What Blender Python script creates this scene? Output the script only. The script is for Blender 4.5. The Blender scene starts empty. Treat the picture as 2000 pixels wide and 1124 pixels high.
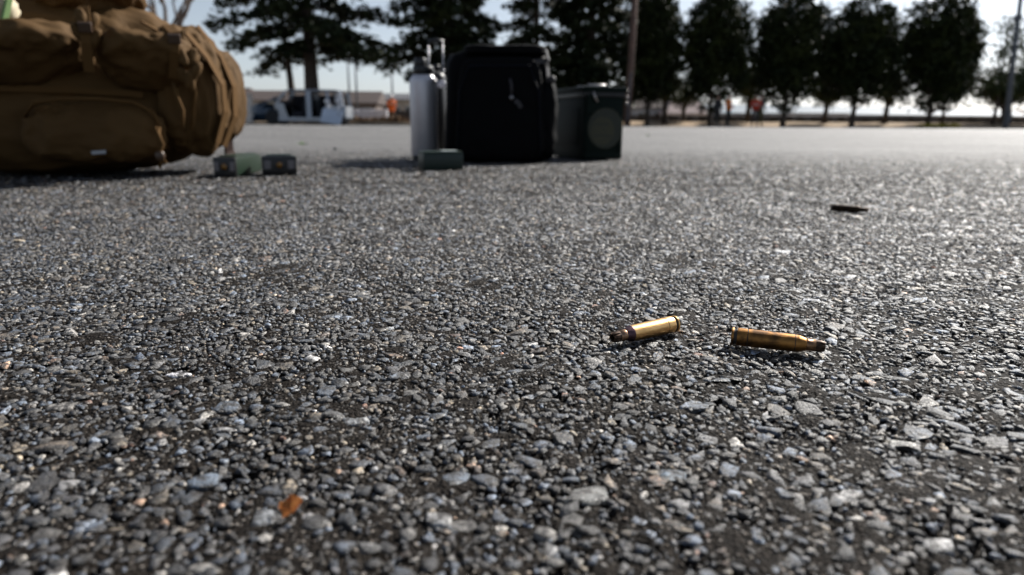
import bpy, bmesh, math, random
import numpy as np
from mathutils import Vector, Matrix, Euler, noise
rad = math.radians
sc = bpy.context.scene
COL = sc.collection

# ------------------------------------------------------------------ camera
cd = bpy.data.cameras.new('camera')
cam = bpy.data.objects.new('camera', cd)
COL.objects.link(cam)
cd.sensor_width = 36.0
cd.lens = 24.0
cd.clip_start = 0.01
cd.clip_end = 6000
CAM_H = 0.112
PITCH = 13.52
cam.matrix_world = (Matrix.Translation((0, 0, CAM_H)) @ Matrix.Rotation(rad(90 - PITCH), 4, 'X')
                    @ Matrix.Rotation(rad(0.37), 4, 'Z'))
cd.dof.use_dof = True
cd.dof.focus_distance = 0.362
cd.dof.aperture_fstop = 9.0
sc.camera = cam

# ------------------------------------------------------------------ sky, sun, exposure
SUN = Vector((0.57, 0.57, 0.59)).normalized()
SUN_EL = math.asin(SUN.z)
SUN_AZ = math.atan2(SUN.x, SUN.y)
world = bpy.data.worlds.new('World')
sc.world = world
world.use_nodes = True
wn = world.node_tree
wn.nodes.clear()
sky = wn.nodes.new('ShaderNodeTexSky')
sky.sky_type = 'NISHITA'
sky.sun_disc = False
sky.sun_elevation = SUN_EL
sky.sun_rotation = SUN_AZ
sky.air_density = 1.0
sky.dust_density = 1.0
sky.ozone_density = 3.0
bg = wn.nodes.new('ShaderNodeBackground')
bg.inputs['Strength'].default_value = 0.082
wo = wn.nodes.new('ShaderNodeOutputWorld')
# thin winter haze: the sky is paler and less saturated than a perfectly clear one
bw = wn.nodes.new('ShaderNodeRGBToBW')
wn.links.new(sky.outputs[0], bw.inputs[0])
tint = wn.nodes.new('ShaderNodeMix')
tint.data_type = 'RGBA'
tint.blend_type = 'MULTIPLY'
tint.inputs[0].default_value = 1.0
tint.inputs[7].default_value = (0.93, 0.99, 1.09, 1)
wn.links.new(bw.outputs[0], tint.inputs[6])
pale = wn.nodes.new('ShaderNodeMix')
pale.data_type = 'RGBA'
pale.inputs[0].default_value = 0.62
wn.links.new(sky.outputs[0], pale.inputs[6])
wn.links.new(tint.outputs[2], pale.inputs[7])
wn.links.new(pale.outputs[2], bg.inputs[0])
wn.links.new(bg.outputs[0], wo.inputs[0])
sl = bpy.data.lights.new('sun', 'SUN')
sl.energy = 5.0
sl.angle = rad(0.5)
sl.color = (1.0, 0.96, 0.90)
so = bpy.data.objects.new('sun', sl)
COL.objects.link(so)
so.rotation_euler = SUN.to_track_quat('Z', 'Y').to_euler()
sc.view_settings.view_transform = 'Standard'
sc.view_settings.look = 'None'
sc.view_settings.exposure = 0.66
sc.view_settings.gamma = 1.0
sc.view_settings.use_curve_mapping = False

# ------------------------------------------------------------------ helpers
def mat(name, base, rough=0.6, metal=0.0, spec=0.5, var=0.0, vscale=20.0, bump=0.0, bscale=60.0,
        second=None, detail=4.0, coat=0.0):
    """Principled material: base colour broken up by object-space noise towards `second`, plus fine relief."""
    m = bpy.data.materials.new(name)
    m.use_nodes = True
    nt = m.node_tree
    b = nt.nodes['Principled BSDF']
    b.inputs['Roughness'].default_value = rough
    b.inputs['Metallic'].default_value = metal
    b.inputs['Specular IOR Level'].default_value = spec
    b.inputs['Coat Weight'].default_value = coat
    tc = nt.nodes.new('ShaderNodeTexCoord')
    if var > 0:
        n = nt.nodes.new('ShaderNodeTexNoise')
        n.inputs['Scale'].default_value = vscale
        n.inputs['Detail'].default_value = detail
        nt.links.new(tc.outputs['Object'], n.inputs['Vector'])
        r = nt.nodes.new('ShaderNodeMapRange')
        r.inputs[1].default_value = 0.35
        r.inputs[2].default_value = 0.7
        r.inputs[4].default_value = var
        nt.links.new(n.outputs[0], r.inputs[0])
        mx = nt.nodes.new('ShaderNodeMix')
        mx.data_type = 'RGBA'
        mx.inputs[6].default_value = (*base, 1)
        mx.inputs[7].default_value = (*(second or tuple(c * 0.5 for c in base)), 1)
        nt.links.new(r.outputs[0], mx.inputs[0])
        nt.links.new(mx.outputs[2], b.inputs['Base Color'])
    else:
        b.inputs['Base Color'].default_value = (*base, 1)
    if bump > 0:
        n2 = nt.nodes.new('ShaderNodeTexNoise')
        n2.inputs['Scale'].default_value = bscale
        n2.inputs['Detail'].default_value = 5
        nt.links.new(tc.outputs['Object'], n2.inputs['Vector'])
        bp = nt.nodes.new('ShaderNodeBump')
        bp.inputs['Strength'].default_value = bump
        bp.inputs['Distance'].default_value = 0.6 / bscale
        nt.links.new(n2.outputs[0], bp.inputs['Height'])
        nt.links.new(bp.outputs[0], b.inputs['Normal'])
    return m


class MB:
    def __init__(s):
        s.v = []
        s.f = []

    def add(s, vs, fs):
        o = len(s.v)
        s.v += [tuple(p) for p in vs]
        s.f += [tuple(i + o for i in f) for f in fs]
        return s

    def box(s, c, size, rot=None, taper=1.0, bev=0.0):
        """box centred at c; taper scales the top; bev rounds the edges with a chamfer."""
        bm = bmesh.new()
        bmesh.ops.create_cube(bm, size=1)
        for v in bm.verts:
            k = taper if v.co.z > 0 else 1.0
            v.co = Vector((v.co.x * size[0] * k, v.co.y * size[1] * k, v.co.z * size[2]))
        if bev > 0:
            bmesh.ops.bevel(bm, geom=list(bm.edges), offset=bev, segments=2, affect='EDGES', profile=0.6)
        R = Euler(rot).to_matrix() if rot else Matrix.Identity(3)
        bm.verts.index_update()
        s.add([R @ v.co + Vector(c) for v in bm.verts], [[v.index for v in f.verts] for f in bm.faces])
        bm.free()
        return s

    def tube(s, pts, r, n=8, cap=True):
        pts = [Vector(p) for p in pts]
        rs = r if isinstance(r, (list, tuple)) else [r] * len(pts)
        vs, fs = [], []
        prev = None
        for i, p in enumerate(pts):
            t = (pts[min(i + 1, len(pts) - 1)] - pts[max(i - 1, 0)]).normalized()
            if prev is None:
                a = t.orthogonal().normalized()
            else:
                a = (prev - t * prev.dot(t)).normalized()
            prev = a
            b = t.cross(a)
            for k in range(n):
                w = 2 * math.pi * k / n
                vs.append(p + (a * math.cos(w) + b * math.sin(w)) * rs[i])
        for i in range(len(pts) - 1):
            for k in range(n):
                k2 = (k + 1) % n
                fs.append((i * n + k, i * n + k2, (i + 1) * n + k2, (i + 1) * n + k))
        if cap:
            fs.append(tuple(range(n))[::-1])
            fs.append(tuple((len(pts) - 1) * n + k for k in range(n)))
        return s.add(vs, fs)

    def beam(s, p, q, w, h=None):
        """square bar from p to q"""
        h = h or w
        p, q = Vector(p), Vector(q)
        t = (q - p).normalized()
        a = t.cross(Vector((0, 0, 1)))
        if a.length < 1e-3:
            a = Vector((0, 1, 0))
        a.normalize()
        b = a.cross(t)
        vs = []
        for e in (p, q):
            for sa, sb in ((-1, -1), (1, -1), (1, 1), (-1, 1)):
                vs.append(e + a * sa * w / 2 + b * sb * h / 2)
        return s.add(vs, [(0, 1, 2, 3)[::-1], (4, 5, 6, 7), (0, 1, 5, 4), (1, 2, 6, 5), (2, 3, 7, 6), (3, 0, 4, 7)])

    def lathe(s, prof, n=32, c=(0, 0, 0), axis='Z', fn=None):
        """prof: (radius, height) pairs; fn(r, h, angle) may change the radius."""
        vs, fs = [], []
        for r, h in prof:
            for k in range(n):
                w = 2 * math.pi * k / n
                rr = fn(r, h, w) if fn else r
                p = (rr * math.cos(w), rr * math.sin(w), h)
                if axis == 'X':
                    p = (h, rr * math.cos(w), rr * math.sin(w))
                elif axis == 'Y':
                    p = (rr * math.sin(w), h, rr * math.cos(w))
                vs.append((p[0] + c[0], p[1] + c[1], p[2] + c[2]))
        for i in range(len(prof) - 1):
            for k in range(n):
                k2 = (k + 1) % n
                fs.append((i * n + k, i * n + k2, (i + 1) * n + k2, (i + 1) * n + k))
        fs.append(tuple(range(n))[::-1])
        fs.append(tuple((len(prof) - 1) * n + k for k in range(n)))
        return s.add(vs, fs)

    def soft(s, c, half, p=3.0, cuts=12, wr=0.0, wscale=8.0, seed=0, rot=None, shape=None, stretch=(1, 1, 1)):
        """stuffed-cloth form: rounded superellipsoid with ridged folds. shape(x,y,z in -1..1) -> scaled copy"""
        bm = bmesh.new()
        bmesh.ops.create_cube(bm, size=2)
        bmesh.ops.subdivide_edges(bm, edges=list(bm.edges), cuts=cuts, use_grid_fill=True)
        R = Euler(rot).to_matrix() if rot else Matrix.Identity(3)
        for v in bm.verts:
            q = v.co.normalized()
            k = (abs(q.x) ** p + abs(q.y) ** p + abs(q.z) ** p) ** (-1.0 / p)
            q = q * k
            if shape:
                q = Vector(shape(q.x, q.y, q.z))
            w = Vector((q.x * half[0], q.y * half[1], q.z * half[2]))
            if wr:
                nrm = Vector((q.x / half[0], q.y / half[1], q.z / half[2])).normalized()
                u = Vector((w.x * stretch[0], w.y * stretch[1], w.z * stretch[2])) * wscale + Vector((seed * 7.3, seed * 3.1, seed))
                nz = noise.noise(u) * 0.8 - abs(noise.noise(u * 1.9 + Vector((5, 1, 2)))) * 0.9 - abs(noise.noise(u * 3.7)) * 0.5 + noise.noise(u * 8.0) * 0.14
                w += nrm * wr * nz
            v.co = R @ w + Vector(c)
        bm.verts.index_update()
        s.add([v.co for v in bm.verts], [[v.index for v in f.verts] for f in bm.faces])
        bm.free()
        return s

    def ribbon(s, pts, width, thick, side):
        """flat webbing along pts; side = direction across the webbing (vector or list)"""
        pts = [Vector(p) for p in pts]
        vs, fs = [], []
        for i, p in enumerate(pts):
            t = (pts[min(i + 1, len(pts) - 1)] - pts[max(i - 1, 0)]).normalized()
            a = Vector(side) - t * Vector(side).dot(t)
            a.normalize()
            b = t.cross(a)
            for sa, sb in ((-1, -1), (1, -1), (1, 1), (-1, 1)):
                vs.append(p + a * sa * width / 2 + b * sb * thick / 2)
        for i in range(len(pts) - 1):
            for k in range(4):
                k2 = (k + 1) % 4
                fs.append((i * 4 + k, i * 4 + k2, (i + 1) * 4 + k2, (i + 1) * 4 + k))
        fs.append((3, 2, 1, 0))
        e = (len(pts) - 1) * 4
        fs.append((e, e + 1, e + 2, e + 3))
        return s.add(vs, fs)

    def mesh(s, name, m, smooth=False):
        me = bpy.data.meshes.new(name)
        me.from_pydata(s.v, [], s.f)
        bm = bmesh.new()
        bm.from_mesh(me)
        bmesh.ops.recalc_face_normals(bm, faces=bm.faces)
        bm.to_mesh(me)
        bm.free()
        for mm in (m if isinstance(m, (list, tuple)) else [m]):
            me.materials.append(mm)
        if smooth:
            me.polygons.foreach_set('use_smooth', [True] * len(me.polygons))
            if smooth != 'all':
                me.set_sharp_from_angle(angle=rad(40))
        me.update()
        return me

    def build(s, name, m, parent=None, smooth=False):
        o = bpy.data.objects.new(name, s.mesh(name, m, smooth))
        COL.objects.link(o)
        if parent:
            o.parent = parent
        return o


def tag(o, label=None, cat=None, group=None, kind=None):
    if label: o['label'] = label
    if cat: o['category'] = cat
    if group: o['group'] = group
    if kind: o['kind'] = kind
    return o


def thing(name, loc, label, cat, rz=0.0, group=None):
    o = bpy.data.objects.new(name, None)
    o.empty_display_size = 0.05
    o.location = loc
    o.rotation_euler = (0, 0, rz)
    COL.objects.link(o)
    return tag(o, label, cat, group)


def copy_tree(o, parent=None):
    c = o.copy()
    COL.objects.link(c)
    if parent:
        c.parent = parent
    for ch in list(o.children):
        copy_tree(ch, c)
    return c


# ------------------------------------------------------------------ ground materials
def asphalt_material():
    m = bpy.data.materials.new('asphalt')
    m.use_nodes = True
    nt = m.node_tree
    N, L = nt.nodes, nt.links
    b = N['Principled BSDF']
    b.inputs['Roughness'].default_value = 0.75
    b.inputs['Specular IOR Level'].default_value = 0.7
    tc = N.new('ShaderNodeTexCoord')
    vor = N.new('ShaderNodeTexVoronoi')
    vor.inputs['Scale'].default_value = 210
    vor.inputs['Randomness'].default_value = 1
    L.new(tc.outputs['Object'], vor.inputs['Vector'])
    cr = N.new('ShaderNodeValToRGB')
    e = cr.color_ramp.elements
    e[0].position = 0.0
    e[0].color = (0.035, 0.034, 0.034, 1)
    e[1].position = 1.0
    e[1].color = (0.48, 0.475, 0.46, 1)
    for p, c in ((0.25, (0.15, 0.15, 0.153, 1)), (0.5, (0.24, 0.243, 0.25, 1)), (0.8, (0.34, 0.33, 0.315, 1))):
        k = e.new(p)
        k.color = c
    sp = N.new('ShaderNodeSeparateColor')
    L.new(vor.outputs['Color'], sp.inputs[0])
    L.new(sp.outputs[0], cr.inputs[0])
    # binder between the stones
    gap = N.new('ShaderNodeMapRange')
    gap.inputs[1].default_value = 0.35
    gap.inputs[2].default_value = 0.6
    L.new(vor.outputs['Distance'], gap.inputs[0])
    nz = N.new('ShaderNodeTexNoise')
    nz.inputs['Scale'].default_value = 900
    nz.inputs['Detail'].default_value = 3
    L.new(tc.outputs['Object'], nz.inputs['Vector'])
    nr = N.new('ShaderNodeValToRGB')
    nr.color_ramp.elements[0].position = 0.35
    nr.color_ramp.elements[0].color = (0.004, 0.0033, 0.0028, 1)
    nr.color_ramp.elements[1].position = 0.72
    nr.color_ramp.elements[1].color = (0.030, 0.024, 0.019, 1)
    L.new(nz.outputs[0], nr.inputs[0])
    # where the stones are modelled one by one (attribute 'modelled') only the binder is left to the sheet
    at = N.new('ShaderNodeAttribute')
    at.attribute_name = 'modelled'
    mxx = N.new('ShaderNodeMath')
    mxx.operation = 'MAXIMUM'
    L.new(gap.outputs[0], mxx.inputs[0])
    L.new(at.outputs['Fac'], mxx.inputs[1])
    sr = N.new('ShaderNodeMapRange')
    sr.inputs[3].default_value = 0.6
    sr.inputs[4].default_value = 0.082
    L.new(at.outputs['Fac'], sr.inputs[0])
    L.new(sr.outputs[0], b.inputs['Specular IOR Level'])
    # grains of sand and chippings held in the binder
    vg = N.new('ShaderNodeTexVoronoi')
    vg.inputs['Scale'].default_value = 620
    L.new(tc.outputs['Object'], vg.inputs['Vector'])
    sg = N.new('ShaderNodeSeparateColor')
    L.new(vg.outputs['Color'], sg.inputs[0])
    gr = N.new('ShaderNodeValToRGB')
    ge = gr.color_ramp.elements
    ge[0].position = 0.55
    ge[0].color = (0, 0, 0, 1)
    ge[1].position = 1.0
    ge[1].color = (0.30, 0.27, 0.24, 1)
    k = ge.new(0.78)
    k.color = (0.07, 0.065, 0.06, 1)
    L.new(sg.outputs[0], gr.inputs[0])
    gd = N.new('ShaderNodeMapRange')
    gd.inputs[1].default_value = 0.28
    gd.inputs[2].default_value = 0.45
    gd.inputs[3].default_value = 1.0
    gd.inputs[4].default_value = 0.0
    L.new(vg.outputs['Distance'], gd.inputs[0])
    ga = N.new('ShaderNodeMix')
    ga.data_type = 'RGBA'
    ga.blend_type = 'ADD'
    L.new(gd.outputs[0], ga.inputs[0])
    L.new(nr.outputs[0], ga.inputs[6])
    L.new(gr.outputs[0], ga.inputs[7])
    mx = N.new('ShaderNodeMix')
    mx.data_type = 'RGBA'
    L.new(mxx.outputs[0], mx.inputs[0])
    L.new(cr.outputs[0], mx.inputs[6])
    L.new(ga.outputs[2], mx.inputs[7])
    # broad wear and dust
    big = N.new('ShaderNodeTexNoise')
    big.inputs['Scale'].default_value = 0.9
    big.inputs['Detail'].default_value = 5
    L.new(tc.outputs['Object'], big.inputs['Vector'])
    br = N.new('ShaderNodeMapRange')
    br.inputs[1].default_value = 0.3
    br.inputs[2].default_value = 0.7
    br.inputs[3].default_value = 0.85
    br.inputs[4].default_value = 1.25
    L.new(big.outputs[0], br.inputs[0])
    mul = N.new('ShaderNodeMix')
    mul.data_type = 'RGBA'
    mul.blend_type = 'MULTIPLY'
    mul.inputs[0].default_value = 1
    L.new(mx.outputs[2], mul.inputs[6])
    L.new(br.outputs[0], mul.inputs[7])
    L.new(mul.outputs[2], b.inputs['Base Color'])
    # relief
    h = N.new('ShaderNodeMath')
    h.operation = 'MULTIPLY_ADD'
    L.new(vor.outputs['Distance'], h.inputs[0])
    h.inputs[1].default_value = -0.5
    L.new(nz.outputs[0], h.inputs[2])
    h2 = N.new('ShaderNodeMath')
    h2.operation = 'MULTIPLY_ADD'
    L.new(vg.outputs['Distance'], h2.inputs[0])
    h2.inputs[1].default_value = -0.9
    L.new(h.outputs[0], h2.inputs[2])
    bp = N.new('ShaderNodeBump')
    bp.inputs['Strength'].default_value = 0.9
    bp.inputs['Distance'].default_value = 0.0014
    L.new(h2.outputs[0], bp.inputs['Height'])
    L.new(bp.outputs[0], b.inputs['Normal'])
    return m


def stone_material(name, from_object):
    """crushed stone: its own colour (attribute or object colour), mineral speckle and pitted relief"""
    m = bpy.data.materials.new(name)
    m.use_nodes = True
    nt = m.node_tree
    N, L = nt.nodes, nt.links
    b = N['Principled BSDF']
    b.inputs['Specular IOR Level'].default_value = 0.75
    geo = N.new('ShaderNodeNewGeometry')
    if from_object:
        a = N.new('ShaderNodeObjectInfo')
        col = a.outputs['Color']
    else:
        a = N.new('ShaderNodeAttribute')
        a.attribute_name = 'stone_color'
        col = a.outputs['Color']
    nz = N.new('ShaderNodeTexNoise')
    nz.inputs['Scale'].default_value = 700
    nz.inputs['Detail'].default_value = 5
    nz.inputs['Roughness'].default_value = 0.65
    L.new(geo.outputs['Position'], nz.inputs['Vector'])
    r = N.new('ShaderNodeMapRange')
    r.inputs[1].default_value = 0.3
    r.inputs[2].default_value = 0.72
    r.inputs[3].default_value = 0.15
    r.inputs[4].default_value = 2.1
    L.new(nz.outputs[0], r.inputs[0])
    mul = N.new('ShaderNodeMix')
    mul.data_type = 'RGBA'
    mul.blend_type = 'MULTIPLY'
    mul.inputs[0].default_value = 1
    L.new(col, mul.inputs[6])
    L.new(r.outputs[0], mul.inputs[7])
    rr = N.new('ShaderNodeMapRange')
    rr.inputs[1].default_value = 0.35
    rr.inputs[2].default_value = 0.65
    rr.inputs[3].default_value = 0.30
    rr.inputs[4].default_value = 0.60
    L.new(nz.outputs[0], rr.inputs[0])
    L.new(rr.outputs[0], b.inputs['Roughness'])
    # bitumen film left on part of every stone
    n2 = N.new('ShaderNodeTexNoise')
    n2.inputs['Scale'].default_value = 230
    n2.inputs['Detail'].default_value = 6
    n2.inputs['Roughness'].default_value = 0.7
    L.new(geo.outputs['Position'], n2.inputs['Vector'])
    r2 = N.new('ShaderNodeMapRange')
    r2.inputs[1].default_value = 0.47
    r2.inputs[2].default_value = 0.53
    r2.inputs[4].default_value = 0.92
    L.new(n2.outputs[0], r2.inputs[0])
    mx = N.new('ShaderNodeMix')
    mx.data_type = 'RGBA'
    L.new(r2.outputs[0], mx.inputs[0])
    L.new(mul.outputs[2], mx.inputs[6])
    mx.inputs[7].default_value = (0.020, 0.016, 0.013, 1)
    L.new(mx.outputs[2], b.inputs['Base Color'])
    bp = N.new('ShaderNodeBump')
    bp.inputs['Strength'].default_value = 1.0
    bp.inputs['Distance'].default_value = 0.0014
    L.new(nz.outputs[0], bp.inputs['Height'])
    L.new(bp.outputs[0], b.inputs['Normal'])
    return m


# ------------------------------------------------------------------ ground sheets
earth_m = mat('dry_earth', (0.22, 0.15, 0.09), 0.95, var=0.8, vscale=1.5, second=(0.13, 0.11, 0.06), bump=0.6, bscale=12)
grass_m = mat('dry_grass', (0.30, 0.20, 0.11), 0.95, var=0.8, vscale=2.0, second=(0.20, 0.15, 0.08), bump=0.8, bscale=20)

g = MB()
g.add([(-3000, -3000, -0.03), (3000, -3000, -0.03), (3000, 3000, -0.03), (-3000, 3000, -0.03)], [(0, 1, 2, 3)])
tag(g.build('ground', earth_m), kind='structure')

# parking-lot asphalt: fine grid close to the camera, coarser outwards
ASPH = asphalt_material()


def graded(lo, hi, step0, grow, start, step_max=4.0):
    up = [start]
    s_ = step0
    while up[-1] < hi:
        up.append(min(hi, up[-1] + s_))
        s_ = min(s_ * grow, step_max)
    dn = [start]
    s_ = step0
    while dn[-1] > lo:
        dn.append(max(lo, dn[-1] - s_))
        s_ = min(s_ * grow, step_max)
    return np.array(dn[:0:-1] + up)


xs = graded(-30, 48, 0.0023, 1.0195, 0.03)
ys = graded(-6, 42, 0.0023, 1.02, 0.28)
X, Y = np.meshgrid(xs, ys)


def value_noise(x, y, seed):
    xi, yi = np.floor(x).astype(np.int64), np.floor(y).astype(np.int64)
    fx, fy = x - xi, y - yi
    fx, fy = fx * fx * (3 - 2 * fx), fy * fy * (3 - 2 * fy)

    def hsh(a, b):
        n_ = (a * 374761393 + b * 668265263 + seed * 974711) & 0x7fffffff
        n_ = ((n_ ^ (n_ >> 13)) * 1274126177) & 0x7fffffff
        return ((n_ ^ (n_ >> 16)) & 0xffff) / 65535.0
    return ((hsh(xi, yi) * (1 - fx) + hsh(xi + 1, yi) * fx) * (1 - fy)
            + (hsh(xi, yi + 1) * (1 - fx) + hsh(xi + 1, yi + 1) * fx) * fy)


def undulation(x, y):
    return ((value_noise(x * 22, y * 22, 3) - 0.5) * 0.0028 + (value_noise(x * 9, y * 9, 4) - 0.5) * 0.003
            + (value_noise(x * 1.3, y * 1.3, 5) - 0.5) * 0.004)


near = np.clip(1.6 * np.exp(-((X / 2.4) ** 2 + (Y / 2.6) ** 2)), 0, 1)
Zs = undulation(X, Y) * np.clip(near * 3, 0.25, 1) + near * (
    (value_noise(X * 320, Y * 320, 1) - 0.5) * 0.0020 + (value_noise(X * 130, Y * 130, 2) - 0.5) * 0.0022 + (value_noise(X * 45, Y * 45, 8) - 0.5) * 0.0006 - 0.0011
    - 0.0034 * np.clip((value_noise(X * 105, Y * 105, 9) - 0.66) / 0.16, 0, 1)) - 0.0001
ny, nx = X.shape
vco = np.stack([X, Y, Zs], -1).reshape(-1, 3)
idx = np.arange(nx * ny).reshape(ny, nx)
quads = np.stack([idx[:-1, :-1], idx[:-1, 1:], idx[1:, 1:], idx[1:, :-1]], -1).reshape(-1, 4)
# left of x = 4 the asphalt ends at y = 31, the rest at 42
cx = X[:-1, :-1].reshape(-1)
cy = Y[:-1, :-1].reshape(-1)
quads = quads[~((cx < -1.0) & (cy > 31.0))]


def mesh_np(name, co, faces, m, attr=None):
    me = bpy.data.meshes.new(name)
    k = faces.shape[1]
    me.vertices.add(len(co))
    me.vertices.foreach_set('co', co.astype(np.float32).ravel())
    me.loops.add(faces.size)
    me.loops.foreach_set('vertex_index', faces.astype(np.int32).ravel())
    me.polygons.add(len(faces))
    me.polygons.foreach_set('loop_start', np.arange(0, faces.size, k, dtype=np.int32))
    me.polygons.foreach_set('loop_total', np.full(len(faces), k, dtype=np.int32))
    me.update(calc_edges=True)
    if attr is not None:
        a = me.attributes.new('stone_color', 'FLOAT_COLOR', 'POINT')
        a.data.foreach_set('color', attr.astype(np.float32).ravel())
    me.materials.append(m)
    return me


me = mesh_np('asphalt', vco, quads, ASPH)
me.polygons.foreach_set('use_smooth', [True] * len(me.polygons))
att = me.attributes.new('modelled', 'FLOAT', 'POINT')
att.data.foreach_set('value', np.clip((3.3 - Y) / 1.6, 0, 1).astype(np.float32).ravel())
asphalt = bpy.data.objects.new('asphalt', me)
COL.objects.link(asphalt)
tag(asphalt, kind='structure')

# ------------------------------------------------------------------ stones of the asphalt
rng = np.random.default_rng(11)
STONE_FIELD = stone_material('crushed_stone_field', False)
STONE_ONE = stone_material('crushed_stone', True)


def stone_template(r, n, wall):
    """crushed stone set in the binder: angular outline, chipped flat top, broken shoulder; unit radius, top at z = 0"""
    ang = np.sort((np.arange(n) + r.uniform(-0.42, 0.42, n)) * 2 * math.pi / n)
    ro = r.uniform(0.52, 1.3, n)
    ri = ro * r.uniform(0.70, 0.97, n)
    tilt = r.normal(0, 0.10, 2)
    ring = lambda rr, zz: np.stack([rr * np.cos(ang), rr * np.sin(ang), zz], 1)
    top = ring(ri, r.uniform(-0.40, 0.22, n))
    top[:, 2] += top[:, 0] * tilt[0] + top[:, 1] * tilt[1]
    mid_ = ring(ro, r.uniform(-0.55, -0.22, n))
    rows = [top, mid_]
    if wall:
        rows.append(ring(ro * r.uniform(0.85, 1.0, n), np.full(n, -1.5)))
    else:
        rows[1][:, 2] -= 0.45
    # off-centre ridge point(s) on the top
    cpt = np.array([[r.uniform(-.25, .25), r.uniform(-.25, .25), r.uniform(-0.15, 0.25)]])
    v = np.concatenate([cpt] + rows)
    f = []
    for k in range(n):
        k2 = (k + 1) % n
        f.append((0, 1 + k, 1 + k2))
        for q in range(len(rows) - 1):
            a0, a1 = 1 + q * n + k, 1 + q * n + k2
            b0, b1 = a0 + n, a1 + n
            if r.uniform() < 0.5:
                f += [(a0, b0, b1), (a0, b1, a1)]
            else:
                f += [(a0, b0, a1), (a1, b0, b1)]
    return v, np.array(f)


T_MED = [stone_template(rng, int(rng.integers(4, 8)), False) for _ in range(60)]
T_BIG = [stone_template(rng, int(rng.integers(5, 9)), True) for _ in range(40)]
T_MID = [stone_template(rng, int(rng.integers(4, 7)), False) for _ in range(30)]
T_SML = [stone_template(rng, int(rng.integers(4, 6)), False) for _ in range(20)]

PAL = np.array([(0.17, 0.17, 0.172), (0.11, 0.135, 0.175), (0.23, 0.22, 0.205), (0.08, 0.097, 0.127), (0.27, 0.225, 0.165),
                (0.14, 0.165, 0.205), (0.06, 0.06, 0.065), (0.31, 0.295, 0.27), (0.21, 0.17, 0.13), (0.29, 0.19, 0.13),
                (0.48, 0.47, 0.46), (0.30, 0.17, 0.12)])
PW = np.array([18, 16, 14, 12, 9, 12, 9, 6, 7, 2.2, 1.3, 0.7])
PW = PW / PW.sum()


def stone_colour(n):
    c = PAL[rng.choice(len(PAL), n, p=PW)] * np.clip(rng.lognormal(-0.45, 0.68, (n, 1)), 0.12, 2.1) * np.array([1.02, 1.0, 0.98])
    return np.concatenate([c, np.ones((n, 1))], 1)


# stones that stand out in the photograph: x, y, half length, half width, height, yaw, colour
NAMED = [
    (0.025, 0.1915, .0078, .0058, .0034, 20, (0.20, 0.20, 0.19), 'large pale grey stone lying loose on top of the asphalt'),
    (-0.0996, 0.198, .0060, .0040, .003, 5, (0.12, 0.15, 0.19), None),
    (0.0535, 0.204, .0046, .0046, .004, 70, (0.17, 0.22, 0.27), 'pointed blue grey stone'),
    (-0.0187, 0.2006, .0058, .0042, .0035, 30, (0.14, 0.17, 0.21), None),
    (-0.061, 0.2442, .0062, .0050, .005, 60, (0.22, 0.23, 0.24), None),
    (-0.0532, 0.3063, .0075, .0050, .005, 0, (0.05, 0.055, 0.06), 'dark stone with a deep shadow below it'),
    (-0.1516, 0.2923, .0062, .0042, .003, 15, (0.72, 0.70, 0.72), 'white stone'),
    (0.1967, 0.4339, .0066, .0052, .004, -25, (0.72, 0.75, 0.82), 'white stone'),
    (0.2469, 0.6122, .0090, .0070, .003, 0, (0.60, 0.60, 0.62), 'white stone'),
    (-0.127, 0.329, .0042, .0035, .003, 0, (0.72, 0.70, 0.72), 'white stone'),
    (-0.1144, 0.2566, .0068, .0050, .005, 10, (0.09, 0.11, 0.14), None),
    (-0.0722, 0.1775, .0052, .0044, .0036, 10, (0.20, 0.21, 0.22), None),
    (-0.128, 0.231, .0050, .0040, .0036, 10, (0.42, 0.31, 0.24), 'pinkish stone'),
    (0.104, 0.19, .0050, .0042, .003, 20, (0.40, 0.39, 0.38), None),
    (-0.021, 0.177, .0040, .0046, .004, 60, (0.42, 0.41, 0.40), None),
    (0.142, 0.226, .0066, .0045, .005, -10, (0.46, 0.44, 0.40), None),
    (0.118, 0.166, .0048, .0040, .004, 0, (0.45, 0.44, 0.43), None),
]

CELL = 0.0009
GX0, GY0 = -3.8, 0.05
occ = np.zeros((4600, 8500), dtype=bool)
DISC = {}
for k in range(1, 14):
    q = np.arange(-k, k + 1)
    DISC[k] = (q[:, None] ** 2 + q[None, :] ** 2) <= (k + 0.4) ** 2


def scatter(tries, rmin, rmax, y0, y1, fade0, fill=0.74, over=0.24, thin=1.0):
    """dart throwing over the wedge of ground in front of the camera; rejects against what already lies there"""
    out = []
    u = rng.uniform(0, 1, tries)
    yy = y0 + (y1 - y0) * u ** 0.62
    xx = rng.uniform(-1, 1, tries) * (0.80 * yy + 0.07)
    rr = rmin + (rmax - rmin) * rng.beta(1.0, 1.8, tries)
    keep = rng.uniform(0, 1, tries) < thin * np.clip(1 - (yy - fade0) / max(1e-6, y1 - fade0), 0, 1)
    for x, y, r in zip(xx[keep].tolist(), yy[keep].tolist(), rr[keep].tolist()):
        i, j = int((y - GY0) / CELL), int((x - GX0) / CELL)
        k = max(1, round(r * fill / CELL))
        if i - k < 0 or j - k < 0:
            continue
        sub = occ[i - k:i + k + 1, j - k:j + k + 1]
        d = DISC[k]
        if sub.shape != d.shape or (sub & d).sum() > over * d.sum():
            continue
        sub |= d
        out.append((x, y, r))
    return np.array(out).reshape(-1, 3)


for s_ in NAMED:
    i, j, k = int((s_[1] - GY0) / CELL), int((s_[0] - GX0) / CELL), round(s_[2] * 0.8 / CELL)
    occ[i - k:i + k + 1, j - k:j + k + 1] |= DISC[k]

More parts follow.
